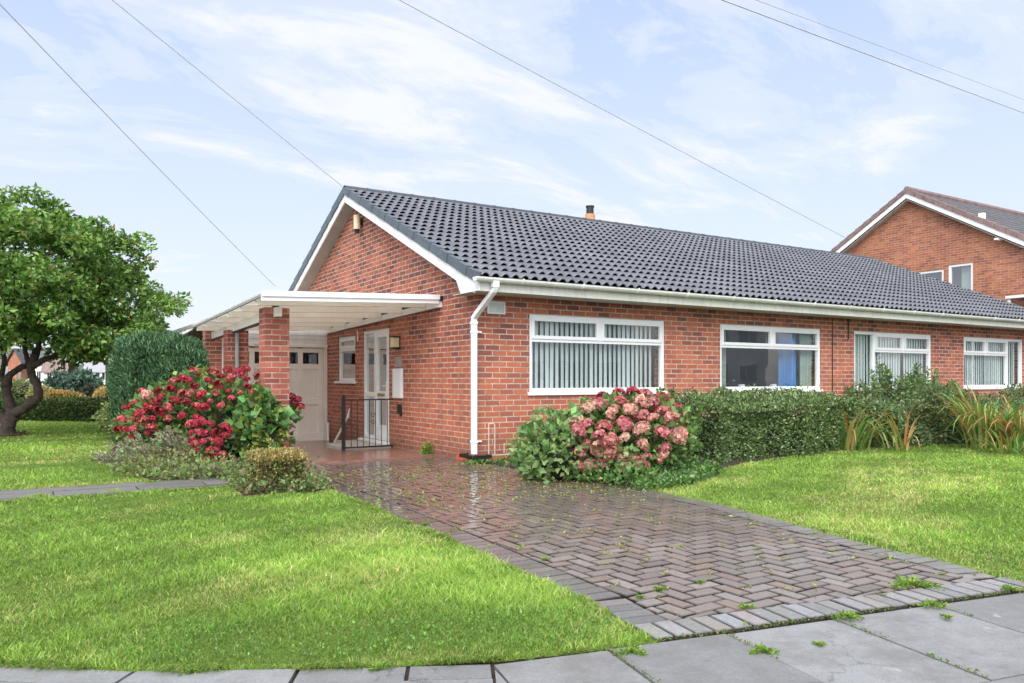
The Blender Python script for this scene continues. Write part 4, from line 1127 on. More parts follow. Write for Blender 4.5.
G1 = [(.055, .13, .03), (.08, .18, .04), (.035, .09, .025), (.12, .22, .05)]
def ell_pts(n, c, r, shell=.35, noise_=.12, seed=0, zmin=.02):
    """points near the surface of a noisy ellipsoid in camera-aligned axes"""
    D = nrm(rng.normal(size=(n, 3))); k = 1+noise_*vnoise(D, 3.5, seed)+noise_*.6*vnoise(D, 9, seed+5)
    rr = k*(1-shell*rng.random(n)**1.6)
    P = np.array(c)+axes(D*rr[:, None]*np.array(r)); P[:, 2] = np.where(P[:, 2] < zmin, zmin+rng.random(n)*.1, P[:, 2])
    return P, nrm(axes(D/np.array(r)))
def foliage(parent, P, Nn, size, cols, w=None, up=.5, mat='leaf', name='foliage', width=.55, rand=.7, var=.2):
    n = len(P); D = nrm(Nn + rand*rng.normal(size=(n, 3)) + np.array([0, 0, up]))
    V, F, C = leaves(P-D*size*.3, D, size, width, palette(n, cols, w, var))
    return fast_mesh(name, V, F, C, M[mat], parent)
def core(parent, c, r, name='dark_core'):  # solid dark core added inside the leaves so nothing shows through
    b = MB(); nu, nvv = 14, 8; n0 = 0
    for j in range(nvv+1):
        ph = PI*j/nvv
        for i in range(nu):
            th = 2*PI*i/nu; d = np.array([math.sin(ph)*math.cos(th), math.sin(ph)*math.sin(th), math.cos(ph)])*(1+.12*math.sin(3*th+j))
            p = np.array(c)+axes(d*np.array(r)); p[2] = max(p[2], -.02); b.v.append(tuple(p))
    for j in range(nvv):
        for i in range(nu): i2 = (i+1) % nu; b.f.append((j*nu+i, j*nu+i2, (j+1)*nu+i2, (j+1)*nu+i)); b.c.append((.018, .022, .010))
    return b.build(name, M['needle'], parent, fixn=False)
def stems(parent, base, tips, r=.008, col=None, name='stem'):
    b = MB()
    for t_ in tips:
        t_ = np.array(t_); m = (np.array(base)+t_)/2+rng.normal(size=3)*.06; bb = np.array(base)+np.append(rng.normal(size=2)*.08, 0)
        b.tube([bb, m, t_], [r*1.4, r, r*.6], 5)
    return b.build(name, M['stem'], parent, fixn=False)

# ---- hydrangeas
def head_mesh(name, r, cols):
    n = 150; D = nrm(rng.normal(size=(n, 3)))+0; D[:, 2] = np.where(D[:, 2] < -.45, -D[:, 2], D[:, 2]); D = nrm(D)
    rr = r*(1-.18*rng.random(n)); P = D*rr[:, None]*np.array([1, 1, .82])
    out_ = nrm(D+.35*rng.normal(size=(n, 3))); U = nrm(np.cross(out_, rng.normal(size=(n, 3)))); Wv = np.cross(out_, U)
    s = r*.26*(1+.25*rng.normal(size=n)).clip(.5, 1.5)[:, None]
    V = np.stack([P-U*s, P-Wv*s*.9+out_*s*.3, P+U*s, P+Wv*s*.9+out_*s*.25], 1).reshape(-1, 3); i = np.arange(n)*4
    F = np.concatenate([np.stack([i, i+1, i+2], 1), np.stack([i, i+2, i+3], 1)])
    c = palette(n, cols, None, .22)
    me_o = fast_mesh(name, V, F, np.concatenate([c, c]), M['petal']); me = me_o.data
    bpy.data.objects.remove(me_o); return me
def hit_ell(px, py, c, r):
    o = CAM-np.array(c); d = FW+RT*((px-512)/FPX)+np.array([0, 0, (HZ-py)/FPX])
    to = lambda v: np.array([v@RT, v@FW, v[2]])/np.array(r)
    O, D = to(o), to(d); A = D@D; B = 2*O@D; Cc = O@O-1; q = B*B-4*A*Cc
    if q < 0: t_ = -B/(2*A); return CAM+d*t_
    return CAM+d*((-B-math.sqrt(q))/(2*A))
def pois(poly, dmin, n):
    p = np.array(poly); lo, hi = p.min(0), p.max(0); out = []
    for _ in range(6000):
        q = lo+(hi-lo)*rng.random(2)
        if inpoly(q[None], poly)[0] and all(np.hypot(*(q-o)) > dmin for o in out): out.append(q)
        if len(out) >= n: break
    return out
def headset(parent, pts, c, r, meshes, base, lift=.02, lo=.85, hi=1.25):
    tips = []
    for (px, py) in pts:
        p = hit_ell(px, py, c, r); p = p+axes(np.array([0, -1, .3]))*lift*rng.random()*2
        o = bpy.data.objects.new('flower_head', meshes[rng.integers(len(meshes))]); COL.objects.link(o); o.parent = parent
        o.location = Vector(p)-Vector(parent['_org']); s = rng.uniform(lo, hi); o.scale = (s, s, s*rng.uniform(.8, 1)); o.rotation_euler = tuple(rng.normal(size=3)*.5)
        tips.append(p)
    stems(parent, base, tips, .005)
RED = [head_mesh('flower_head', .075, cs) for cs in ([(.46, .04, .075), (.34, .025, .05), (.56, .08, .11)], [(.50, .06, .10), (.38, .03, .06), (.22, .03, .04)], [(.28, .02, .04), (.40, .04, .06), (.24, .05, .045)], [(.58, .15, .16), (.46, .06, .08)], [(.42, .12, .10), (.5, .2, .16), (.3, .05, .05)])]
PINK = [head_mesh('flower_head', .085, [tuple(np.array(c)*np.array([.86, .98, .92])) for c in cs]) for cs in ([(.60, .25, .22), (.50, .15, .15), (.64, .36, .31)], [(.58, .20, .21), (.48, .11, .14)], [(.60, .37, .30), (.58, .27, .23), (.52, .33, .23)], [(.48, .10, .12), (.58, .22, .2)], [(.60, .30, .26), (.52, .2, .18)])]
DEEP = [head_mesh('flower_head', .085, cs) for cs in ([(.38, .04, .08), (.30, .03, .07), (.5, .1, .12)], [(.45, .07, .10), (.34, .04, .07)])]
HC = at(205, 425, 10.9); HR = (1.16, .80, .76); HC[2] = .44
hy = thing('red_hydrangea', 'large hydrangea crowded with crimson flower heads in front of the carport pier', 'shrub', (HC[0], HC[1], 0))
core(hy, HC+np.array([0, 0, -.05]), (.95, .55, .6))
P, Nn = ell_pts(4200, HC, HR, .45, .10, 21)
foliage(hy, P, Nn, .10, [(.12, .24, .07), (.18, .32, .10), (.07, .15, .05), (.28, .35, .09), (.32, .20, .09)], [.32, .26, .24, .12, .06], .2, width=.75)
A_ = [(118, 430), (132, 400), (160, 382), (200, 372), (228, 368), (262, 372), (284, 380), (288, 398), (262, 402), (235, 404), (215, 416), (190, 420), (165, 422), (150, 440), (124, 442)]
B_ = [(190, 422), (214, 416), (229, 428), (229, 455), (218, 478), (204, 474), (194, 452)]
headset(hy, pois(A_, 7.8, 62), HC, HR, RED, (HC[0], HC[1], .05), .07, .6, 1.05)
headset(hy, pois(B_, 5.6, 30), HC+axes(np.array([0, -.50, -.10])).ravel(), (HR[0], HR[1], HR[2]), RED, (HC[0], HC[1], .05), .05, .55, .9)
headset(hy, [(150, 397)], HC, HR, [PINK[0]], (HC[0], HC[1], .05), .05, .9, 1.0)
# stray stem on the inner side of the pier
q0 = at(296, 406, 11.4)
headset(hy, [], HC, HR, RED, (0, 0, 0)) if False else None
tips = []
for (px, py) in ((291, 397), (297, 400), (300, 407), (294, 403)):
    p = at(px, py, 11.35); tips.append(p); o = bpy.data.objects.new('flower_head', DEEP[0]); COL.objects.link(o); o.parent = hy; o.location = Vector(p)-Vector(hy['_org']); o.scale = (.8,)*3
P = np.array([at(rng.uniform(288, 299), rng.uniform(405, 418), 11.35+rng.normal()*.05) for _ in range(90)])
foliage(hy, P, nrm(rng.normal(size=P.shape)), .09, [(.10, .25, .06), (.16, .32, .08)], None, 0, width=.8)
stems(hy, at(270, 440, 11.45), tips, .006)
# big leaves low by the pier
P, Nn = ell_pts(1000, at(260, 424, 10.4), (.36, .30, .40), .6, .16, 5)
foliage(hy, P, Nn, .115, [(.12, .28, .09), (.17, .34, .10), (.08, .19, .06), (.32, .38, .09), (.07, .10, .04)], None, .1, width=.9, name='broad_leaves')

PC = at(622, 440, 9.0); PR = (.80, .72, .52); PC[2] = .36
hp = thing('pink_hydrangea', 'rounded hydrangea with dusty pink heads below the window nearest the downpipe', 'shrub', (PC[0], PC[1], 0))
core(hp, PC+np.array([0, 0, -.05]), (.6, .5, .36))
P, Nn = ell_pts(4600, PC, PR, .45, .10, 31); foliage(hp, P, Nn, .080, [(.11, .22, .06), (.17, .31, .09), (.07, .14, .045), (.26, .35, .13)], None, .25, width=.72)
PP = [(570, 440), (578, 415), (600, 402), (640, 400), (668, 408), (682, 430), (668, 458), (640, 470), (612, 470), (590, 474), (578, 470)]
headset(hp, pois(PP, 10.3, 38), PC, PR, PINK, (PC[0], PC[1], .05), .08, .75, 1.2)
headset(hp, [(602, 398), (618, 395), (632, 394), (645, 397), (660, 399), (668, 404), (676, 408), (655, 408), (640, 405), (684, 418), (686, 430), (678, 426), (600, 488-4), (560, 412)][:12], PC+axes(np.array([.0, .45, .12])).ravel(), PR, DEEP+PINK[1:2], (PC[0], PC[1], .05), .03, .8, 1.15)
GPc = at(556, 455, 8.7); GPc[2] = .30
hg = thing('green_hydrangea', 'leafy light green hydrangea without flowers left of the pink one', 'shrub', (GPc[0], GPc[1], 0))
core(hg, GPc+np.array([0, 0, -.05]), (.28, .35, .28))
P, Nn = ell_pts(1500, GPc, (.47, .5, .42), .5, .14, 41); foliage(hg, P, Nn, .085, [(.16, .30, .10), (.23, .38, .14), (.11, .22, .07), (.33, .42, .19)], None, .3, width=.72)
# creeping leafy edge under the hydrangeas
def carpet(poly, n, size, cols, h, name, label, mat='leaf'):
    p = np.array(poly); lo, hi = p.min(0), p.max(0); P2 = lo+(hi-lo)*rng.random((n*3, 2)); P2 = P2[inpoly(P2, poly)][:n]
    z = np.abs(rng.normal(size=len(P2)))*h*(1+.6*vnoise(P2, 5, 8)).clip(.1, 2)
    P = np.concatenate([P2, z[:, None]+.01], 1); D = nrm(rng.normal(size=P.shape)+np.array([0, 0, .8]))
    V, F, C = leaves(P, D, size, .65, palette(len(P), cols)); o = fast_mesh(name, V, F, C, M[mat]); tag(o, label, 'ground cover', kind='stuff'); return o
carpet([(-.12, -1.2), (-.1, -2.6), (.05, -3.3), (.9, -3.15), (2.0, -2.5), (1.6, -2.0), (.6, -1.2)], 6500, .05, [(.10, .22, .05), (.16, .30, .08), (.07, .15, .04), (.2, .3, .12)], .10, 'ground_cover', 'low leafy ground cover spilling round the pink hydrangea')
carpet([(-4.3, .9), (-3.9, .22), (-3.0, .16), (-3.0, 1.2), (-4.0, 1.9)], 2600, .05, [(.16, .26, .08), (.22, .32, .10), (.24, .18, .11)], .06, 'ground_cover', 'weedy leaf litter under the wispy grey-green shrub')
carpet([(-3.9, .05), (-3.3, -.2), (-3.35, -1.4), (-2.55, -1.6), (-2.5, -.2), (-2.6, .9), (-3.5, 1.1)], 5200, .045, [(.13, .22, .07), (.17, .30, .08), (.20, .16, .10), (.26, .30, .13)], .07, 'ground_cover', 'low weedy ground cover around the small clipped golden bush')

CL = [(.14, .30, .06), (.20, .38, .09), (.10, .22, .05)]
carpet([(-4.3, -5.96), (-3.5, -6.36), (-2.9, -6.55), (-2.8, -6.1), (-3.2, -5.9), (-3.9, -5.7)], 1500, .013, CL, .008, 'clover', 'small-leaved clover patch at the tip of the front lawn', 'grass')
carpet([(-4.9, -5.55), (-4.55, -5.85), (-4.3, -5.95), (-4.2, -5.5), (-4.5, -5.3)], 700, .013, CL, .010, 'clover', 'darker clover patch at the lower left edge of the front lawn', 'grass')
carpet([(-.3, -6.9), (.2, -7.05), (.5, -6.6), (.1, -6.2), (-.2, -6.3)], 500, .013, CL, .008, 'clover', 'clover patch at the near corner of the right lawn', 'grass')
# ---- hedges from boxes along a path
def hedge_pts(path, width, height, n, rnd=.08, rough=.05, seed=0):
    pts = [np.array(p, float) for p in path]; Ls = [np.linalg.norm(b-a) for a, b in zip(pts, pts[1:])]; tot = sum(Ls); cum = np.concatenate([[0], np.cumsum(Ls)])
    per = height*2+width; s = rng.random(n)*(tot+.0); u = rng.random(n)*per
    i = np.searchsorted(cum, s, side='right')-1; i = i.clip(0, len(Ls)-1)
    A = np.array(pts)[i]; Bp = np.array(pts)[i+1]; T = nrm(Bp-A); Q = A+T*(s-cum[i])[:, None]; Nx = np.stack([T[:, 1], -T[:, 0]], 1)
    o = np.where(u < height, width/2, np.where(u < height+width, width/2-(u-height), -width/2)); z = np.where(u < height, u, np.where(u < height+width, height, per-u))
    nx = np.where(u < height, 1., np.where(u < height+width, 0., -1.)); nz = np.where((u >= height) & (u < height+width), 1., 0.)
    P = np.concatenate([Q+Nx*o[:, None], z[:, None]], 1); NN = np.concatenate([Nx*nx[:, None], nz[:, None]], 1)
    ends = rng.random(n) < .14; k = ends.sum(); e = rng.random(k) < .5      # end faces
    E = np.where(e[:, None], np.array(pts[0])[None], np.array(pts[-1])[None]); Te = np.where(e[:, None], -nrm((pts[1]-pts[0])[None]), nrm((pts[-1]-pts[-2])[None]))
    P[ends] = np.concatenate([E+np.stack([Te[:, 1], -Te[:, 0]], 1)*((rng.random(k)-.5)*width)[:, None], (rng.random(k)*height)[:, None]], 1); NN[ends] = np.concatenate([Te, np.zeros((k, 1))], 1)
    dn = rough*vnoise(P, 2.2, seed)+rough*.7*vnoise(P, 7, seed+3)-rng.random(n)**1.5*.12
    # rounded top edges
    P = P+NN*dn.clip(-.17, None)[:, None]; over = (P[:, 2] > height-rnd); 
    P[over, 2] -= (rnd*.6*(np.abs(np.where(over, o, 0))[over]/(width/2))**4)
    stray = rng.random(n) < .035; P[stray] += (NN[stray]*.6+np.array([0, 0, .6]))*(rng.random((stray.sum(), 1))**2*.16)
    P[:, 2] = P[:, 2].clip(.02, None)
    return P, nrm(NN)
def hedge_core(parent, path, width, height):  # opaque dark filler added behind the hedge's leaf shell
    b = MB()
    for a, c in zip(path, path[1:]):
        a, c = np.array(a, float), np.array(c, float); t_ = (c-a)/np.linalg.norm(c-a); nx = np.array([-t_[1], t_[0]])*(width/2-.30)
        a = a+t_*.2; c = c-t_*.2
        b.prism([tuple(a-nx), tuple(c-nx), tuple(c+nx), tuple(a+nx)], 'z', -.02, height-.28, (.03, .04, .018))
    return b.build('dark_core', M['needle'], parent, fixn=False)
def hedge(name, label, path, width, height, n, size, cols, w=None, cat='hedge', up=.3, mat='leaf', wd_=.55, rough=.05, seed=0, var=.22):
    t_ = thing(name, label, cat, (path[0][0], path[0][1], 0)); hedge_core(t_, path, width, height)
    P, Nn = hedge_pts(path, width, height, n, .10, rough, seed); foliage(t_, P, Nn, size, cols, w, up, mat, width=wd_, var=var); return t_
BOXG = [(.12, .20, .07), (.19, .28, .10), (.06, .10, .045), (.32, .40, .22)]
hedge('clipped_hedge', 'clipped small-leaved green hedge beneath the window with the blue curtain', [(2.5, -1.36), (6.35, -.88)], 1.15, .84, 38000, .042, BOXG, [.34, .28, .22, .16], rough=.085, seed=1)
hedge('leafy_hedge', 'looser green hedge with reddish leaves below the third window', [(6.5, -.95), (8.0, -1.0), (9.9, -1.5), (11.6, -2.0)], 1.2, .74, 34000, .048, [(.11, .19, .07), (.17, .26, .11), (.06, .11, .045), (.28, .35, .21), (.27, .15, .09)], [.3, .26, .22, .14, .08], rough=.13, seed=2)
# topiary
tp = thing('golden_box_bush', 'small square clipped golden bush at the corner of the driveway', 'bush', (-2.98, -1.12, 0))
hedge_core(tp, [(-3.16, -1.12), (-2.78, -1.12)], .52, .40)
P, Nn = hedge_pts([(-3.22, -1.12), (-2.72, -1.12)], .50, .395, 5200, .06, .012, 5)
top = P[:, 2] > .30
foliage(tp, P[top], Nn[top], .032, [(.42, .32, .13), (.36, .34, .10), (.50, .36, .20), (.20, .22, .06)], None, .3, name='foliage')
foliage(tp, P[~top], Nn[~top], .032, [(.30, .27, .10), (.22, .24, .07), (.38, .28, .15), (.10, .10, .035), (.06, .05, .025)], None, .2, name='foliage')
# shrub in front of third window
def shoots(parent, c, r, n, hmin, hmax, leaf, cols, size, stemr=.004):
    b = MB(); Ps = []; Ds = []
    for _ in range(n):
        a = rng.random()*2*PI; k = math.sqrt(rng.random()); p = np.array(c)+axes(np.array([math.cos(a)*k*r[0], math.sin(a)*k*r[1], 0])); p = p.ravel()
        h = rng.uniform(hmin, hmax)*(1-.45*k*k); ln_ = np.array([rng.normal()*.10, rng.normal()*.10, 0])*h+axes(np.array([math.cos(a)*k*.22, math.sin(a)*k*.22, 0])).ravel()*h
        tip = p+ln_+np.array([0, 0, h]); b.tube([p, (p+tip)/2-ln_*.1, tip], [stemr, stemr, stemr*.5], 4)
        m = int(leaf*h); tt = .15+.85*rng.random(m)**.8; Q = p+(tip-p)*tt[:, None]; D = nrm(rng.normal(size=(m, 3))+np.array([0, 0, .6])); Ps.append(Q+D*.03*rng.random((m, 1))); Ds.append(D)
    P = np.concatenate(Ps); D = np.concatenate(Ds); V, F, C = leaves(P, D, size, .42, palette(len(P), cols)); fast_mesh('foliage', V, F, C, M['leaf'], parent)
    b.build('stem', M['stem'], parent, fixn=False)
sc_ = at(905, 420, 14.3); sc_[2] = 0
ts = thing('tall_shrub', 'tall loose shrub with upright shoots covering the third window', 'shrub', tuple(sc_))
shoots(ts, sc_, (.95, .45), 150, .95, 1.42, 150, [(.13, .22, .08), (.20, .31, .12), (.08, .14, .05), (.30, .40, .20)], .06)
sc_ = at(667, 420, 9.6); sc_[2] = 0
ts = thing('fern_shrub', 'small upright green shrub poking above the pink hydrangea', 'shrub', tuple(sc_))
shoots(ts, sc_, (.22, .18), 22, .80, 1.02, 150, [(.10, .20, .06), (.18, .30, .08), (.06, .12, .04)], .06)
# grass-like clumps
def strappy(name, label, c, nb, L0, L1, cols, w, wid=.03, spread=.22, out_=.55, group=None):
    t_ = thing(name, label, 'plant', (c[0], c[1], 0), group); V = []; F = []; C = []; n0 = 0; cols = np.array(cols)
    for _ in range(nb):
        a = rng.random()*2*PI; l = rng.uniform(L0, L1); dr_ = np.array([math.cos(a), math.sin(a), 0]); sd = np.array([-math.sin(a), math.cos(a), 0]); k = rng.uniform(.15, 1)
        b = np.array([c[0], c[1], 0])+dr_*rng.random()*spread+rng.normal(size=3)*np.array([.06, .06, 0]); ci = cols[rng.choice(len(cols), p=w)]*rng.uniform(.75, 1.25); tipc = np.array([.50, .26, .12]) if rng.random() < .35 else ci
        seg = 7; ww = wid*rng.uniform(.6, 1.2); bend = rng.uniform(1.0, 3.0)
        for s in range(seg+1):
            u = s/seg; an = k*out_+bend*u*u*.8; 
            if s == 0: p = b.copy()
            else: p = p+(dr_*math.sin(an)+np.array([0, 0, math.cos(an)]))*l/seg
            hw_ = ww*.5*(1-u**2.2)+.001; V += [p-sd*hw_, p+sd*hw_]
            if s: F.append([n0+2*s-2, n0+2*s-1, n0+2*s+1]); F.append([n0+2*s-2, n0+2*s+1, n0+2*s]); cc = ci*(1-u)+tipc*u; C += [cc, cc]
        n0 += 2*(seg+1)
    V = np.array(V); V[:, 2] = V[:, 2].clip(.01, None)
    fast_mesh('leaf_blades', V, np.array(F), np.clip(np.array(C), 0, 1), M['leaf'], t_); return t_
SC = [(.13, .30, .07), (.22, .38, .10), (.36, .40, .15), (.50, .30, .15), (.44, .15, .08)]
SWt = [.42, .30, .14, .09, .05]
def gx(px, d): p = at(px, 379, d); return (p[0], p[1])
strappy('strap_leaf_plant', 'tall arching strap-leaved clump before the furthest right window', gx(985, 12.6), 120, .9, 1.45, SC, SWt, .045, .3, .5)
strappy('strap_leaf_plant', 'strap-leaved clump cut by the right edge of the photo', gx(1022, 12.2), 130, .8, 1.3, SC, [.38, .28, .14, .12, .08], .045, .32, .6)
strappy('strap_leaf_plant', 'rusty orange strap-leaved clump between the clipped hedge and looser hedge', gx(848, 12.25), 75, .75, 1.15, SC, [.36, .28, .18, .12, .06], .035, .25, .7)
strappy('strap_leaf_plant', 'few arching yellow straps leaning out of the looser hedge', gx(902, 12.2), 26, .7, 1.0, SC, [.3, .32, .24, .09, .05], .035, .35, .8)
strappy('strap_leaf_plant', 'low drooping straps at the foot of the right-hand clump', gx(1008, 11.7), 40, .4, .7, SC, SWt, .03, .25, 1.0)
# grey wispy juniper
jb = at(178, 470, 9.7); jb[2] = 0
jn = thing('wispy_juniper', 'low wispy grey-green spreading shrub in front of the red hydrangea', 'shrub', tuple(jb))
Ps = []; Ds = []; b = MB()
for _ in range(120):
    c0_ = jb+axes(np.array([rng.uniform(-.55, .12), rng.uniform(-.1, .30), .02])).ravel(); dirv = axes(np.array([rng.normal()*.6-.65, -.2+rng.normal()*.4, rng.uniform(.45, 1.0)])).ravel(); dirv /= np.linalg.norm(dirv); l = rng.uniform(.30, .72)
    pp = [c0_+dirv*l*u+np.array([0, 0, -.30*l*u*u]) for u in np.linspace(0, 1, 6)]
    for q in pp: q[2] = max(q[2], .03)
    b.tube(pp, [.004]*5+[.002], 4)
    for a_, c_ in zip(pp, pp[1:]):
        m = 26; u = rng.random((m, 1)); Ps.append(a_+(c_-a_)*u); Ds.append(nrm((c_-a_)[None]/np.linalg.norm(c_-a_)*1.2+rng.normal(size=(m, 3))*.6))
b.build('stem', M['stem'], jn, fixn=False)
P = np.concatenate(Ps); D = np.concatenate(Ds); V, F, C = leaves(P, D, .05, .14, palette(len(P), [(.36, .42, .26), (.44, .48, .34), (.48, .38, .28), (.22, .28, .15)])); fast_mesh('foliage', V, F, C, M['needle'], jn)

# dark clipped conifer block
def poly_block(name, label, poly, h, n, size, cols, cat, taper=.12, w=None, seed=0, stretch=1.0):
    cen = np.mean(np.array(poly), 0); t_ = thing(name, label, cat, (cen[0], cen[1], 0))
    b = MB(); inner = [tuple(cen+(np.array(p)-cen)*.70) for p in poly]; b.prism(inner, 'z', -.05, h-.22, (.014, .022, .012)); b.build('dark_core', M['needle'], t_, fixn=False)  # inner prism is an added dark solid that blocks the view through
    k = len(poly); e = np.array([np.hypot(poly[(i+1) % k][0]-poly[i][0], poly[(i+1) % k][1]-poly[i][1]) for i in range(k)]); ns = int(n*.72)
    idx = rng.choice(k, ns, p=e/e.sum()); u = rng.random((ns, 1)); A = np.array(poly)[idx]; Bq = np.array(poly)[(idx+1) % k]; Q = A+(Bq-A)*u; z = rng.random(ns)**.9*h
    on = nrm(Q-cen); tp_ = 1-taper*(1-z/h)**2*1.0-.20*(z/h)**5; Q = cen+(Q-cen)*tp_[:, None]
    P = np.concatenate([Q, z[:, None]], 1); NN = np.concatenate([on, np.zeros((ns, 1))], 1)
    lo, hi = np.array(poly).min(0), np.array(poly).max(0); T2 = lo+(hi-lo)*rng.random((int(n*.9), 2)); T2 = T2[inpoly(T2, poly)][:n-ns]
    T2 = cen+(T2-cen)*.9; rt2 = np.abs((T2-cen)/((hi-lo)/2)).max(1); P = np.concatenate([P, np.concatenate([T2, (h+.06-.16*rt2**3)[:, None]+.04*vnoise(T2, 3, 77)[:, None]], 1)]); NN = np.concatenate([NN, np.tile([0, 0, 1.], (len(T2), 1))])
    P += NN*(.06*vnoise(P*np.array([1, 1, .35]), 7, seed)+.07*vnoise(P, 2.2, seed+1)-.09*rng.random(len(P))**1.4)[:, None]
    D = nrm(NN*.55+np.array([0, 0, 1.1*stretch])+.5*rng.normal(size=P.shape))
    V, F, C = leaves(P, D, size, .22, palette(len(P), cols, w, .25)); fast_mesh('foliage', V, F, C, M['needle'], t_); return t_
poly_block('conifer_hedge', 'tall dark green clipped conifer block behind the red hydrangea', [(-2.72, 3.35), (-3.3, 3.6), (-3.75, 4.3), (-3.95, 5.3), (-3.8, 6.4), (-3.2, 7.2), (-2.72, 7.2)], 1.68, 60000, .085, [(.08, .17, .085), (.12, .23, .11), (.045, .10, .055), (.17, .30, .14)], 'hedge', .22, [.35, .3, .2, .15], 3)
q = at(121, 379, 17.5)
poly_block('clipped_conifer', 'narrow dark clipped conifer with yellowish top left of the big conifer block', [(q[0]+math.cos(a)*.33, q[1]+math.sin(a)*.33) for a in np.linspace(0, 2*PI, 9)[:-1]], 1.12, 7000, .07, [(.05, .09, .055), (.08, .12, .06), (.035, .06, .04)], 'conifer', .3, None, 4)
def small_shrub(name, label, px, py, d, r, n, size, cols, cat='shrub', seed=0, w=None, zb=None, mat='leaf', noise_=.12):
    c = at(px, py, d); t_ = thing(name, label, cat, (c[0], c[1], 0 if zb is None else zb)); core(t_, c, (r[0]*.7, r[1]*.7, r[2]*.75))
    P, Nn = ell_pts(n, c, r, .45, noise_, seed); foliage(t_, P, Nn, size, cols, w, .3, mat); return t_
small_shrub('yellow_green_shrub', 'pale yellow-green leafy shrub at the foot of the narrow clipped conifer', 121, 418, 14.6, (.38, .4, .33), 2600, .06, [(.20, .30, .10), (.28, .36, .14), (.12, .18, .06), (.35, .36, .18)], seed=51)
small_shrub('yellow_green_shrub', 'pale green weedy clump just left of the spreading grey shrub', 131, 424, 12.4, (.25, .3, .2), 1500, .05, [(.16, .26, .09), (.22, .30, .12), (.10, .16, .06)], seed=52)

# ---- tree on the left lawn
tb = at(8, 436, 15.3); tb[2] = 0
tr = thing('broadleaf_tree', 'rounded broad-leaved tree with twisted dark trunk on the left lawn', 'tree', tuple(tb))
def tp_(px, py, dd=0): return at(px, py, 15.3+dd)
b = MB()
def limb(pts, radii):
    P_ = [np.array(p) for p in pts]; out = []; rr = []
    for i in range(len(P_)-1):       # Catmull-Rom smoothing
        p0 = P_[max(i-1, 0)]; p1 = P_[i]; p2 = P_[i+1]; p3 = P_[min(i+2, len(P_)-1)]
        for k in range(4):
            u = k/4; q = .5*((2*p1)+(-p0+p2)*u+(2*p0-5*p1+4*p2-p3)*u*u+(-p0+3*p1-3*p2+p3)*u**3)
            out.append(q+rng.normal(size=3)*.008); rr.append(.76*(radii[i]*(1-u)+radii[i+1]*u)*(1+.07*rng.normal()))
    out.append(P_[-1]); rr.append(radii[-1]); b.tube(out, rr, 9)
b2 = None
limb([tb+np.array([0, 0, -.1]), tp_(8, 428), tp_(10, 418), tp_(11, 410), tp_(7, 396), tp_(6, 384)], [.24, .19, .16, .135, .12, .115])
limb([tp_(9, 424), tp_(14, 414), tp_(28, 406, -.1), tp_(38, 396, -.15), tp_(36, 384, -.1), tp_(31, 373), tp_(33, 362), tp_(36, 352)], [.15, .13, .12, .115, .11, .10, .10, .08])
limb([tp_(6, 386), tp_(1, 376, .1), tp_(-8, 366, .2), tp_(-22, 345, .3), tp_(-45, 320, .4)], [.11, .09, .08, .07, .04])
limb([tp_(6, 386), tp_(11, 374), tp_(19, 369, .1), tp_(30, 363, .2), tp_(33, 354, .2)], [.10, .085, .08, .07, .06])
limb([tp_(9, 422), tp_(-8, 410, .3), tp_(-25, 395, .5), tp_(-40, 370, .6), tp_(-60, 340, .6)], [.14, .11, .10, .08, .05])
limb([tp_(33, 366), tp_(44, 360, 0), tp_(57, 354, .2), tp_(76, 336, .5), tp_(100, 310, .9)], [.085, .075, .06, .045, .02])
limb([tp_(33, 364), tp_(38, 350, .2), tp_(42, 335, .3), tp_(60, 300, .4), tp_(75, 260, .5)], [.085, .07, .06, .05, .02])
limb([tp_(31, 368), tp_(26, 355), tp_(24, 340, -.3), tp_(20, 300, -.5), tp_(15, 240, -.6)], [.07, .06, .055, .045, .02])
limb([tp_(1, 376, .1), tp_(4, 358, -.2), tp_(-4, 335, -.4), tp_(-30, 280, -.6)], [.07, .055, .05, .02])
limb([tp_(40, 340, .3), tp_(70, 320, .9), tp_(110, 290, 1.3), tp_(140, 275, 1.3)], [.05, .04, .03, .012])
limb([tp_(-22, 345, .3), tp_(-60, 310, .9), tp_(-100, 290, 1.3)], [.05, .04, .02])
b.build('trunk', M['bark'], tr, smooth=True, fixn=False)
cen = at(6, 287, 15.3); RADI = np.array([2.9, 2.5, 1.72]); clump = []
while len(clump) < 262:
    v = rng.uniform(-1, 1, 3); q = np.linalg.norm(v)
    if q > 1 or q < .45: continue
    if v[2] < -.62 and abs(v[0]) < .25: continue
    clump.append(np.concatenate([v*RADI*(1+.05*rng.normal()), [1]]))
for (px, py, dd) in ((163, 302, 0), (150, 318, .2), (172, 308, -.1), (150, 290, .1), (128, 246, 0), (142, 262, .2), (118, 352, -.2), (104, 356, .1), (90, 352, .3), (130, 338, 0), (75, 352, -.3), (60, 344, .3), (96, 225, .1), (36, 196, 0), (52, 204, .2), (15, 196, .3), (115, 238, -.2), (155, 330, .1), (142, 336, -.3)):
    p = at(px, py, 15.3+dd)-cen; clump.append(np.array([p@RT, p@FW, p[2], .62]))
Ps = []; Ns = []
for c in clump:
    m = int(190*c[3]); r = .36*c[3]**.7; D = nrm(rng.normal(size=(m, 3)))*np.array([1.15, 1.15, .75]); rr = r*rng.random((m, 1))**.45; ctr = cen+axes(c[:3]).ravel()
    Ps.append(ctr+D*rr); Ns.append(nrm(D+.5*(ctr-cen)/3))
P = np.concatenate(Ps); Nn = np.concatenate(Ns)
tc_ = palette(len(P), [(.14, .26, .055), (.20, .35, .08), (.07, .15, .035), (.30, .44, .12), (.28, .22, .08)], [.36, .27, .24, .10, .03], .22)
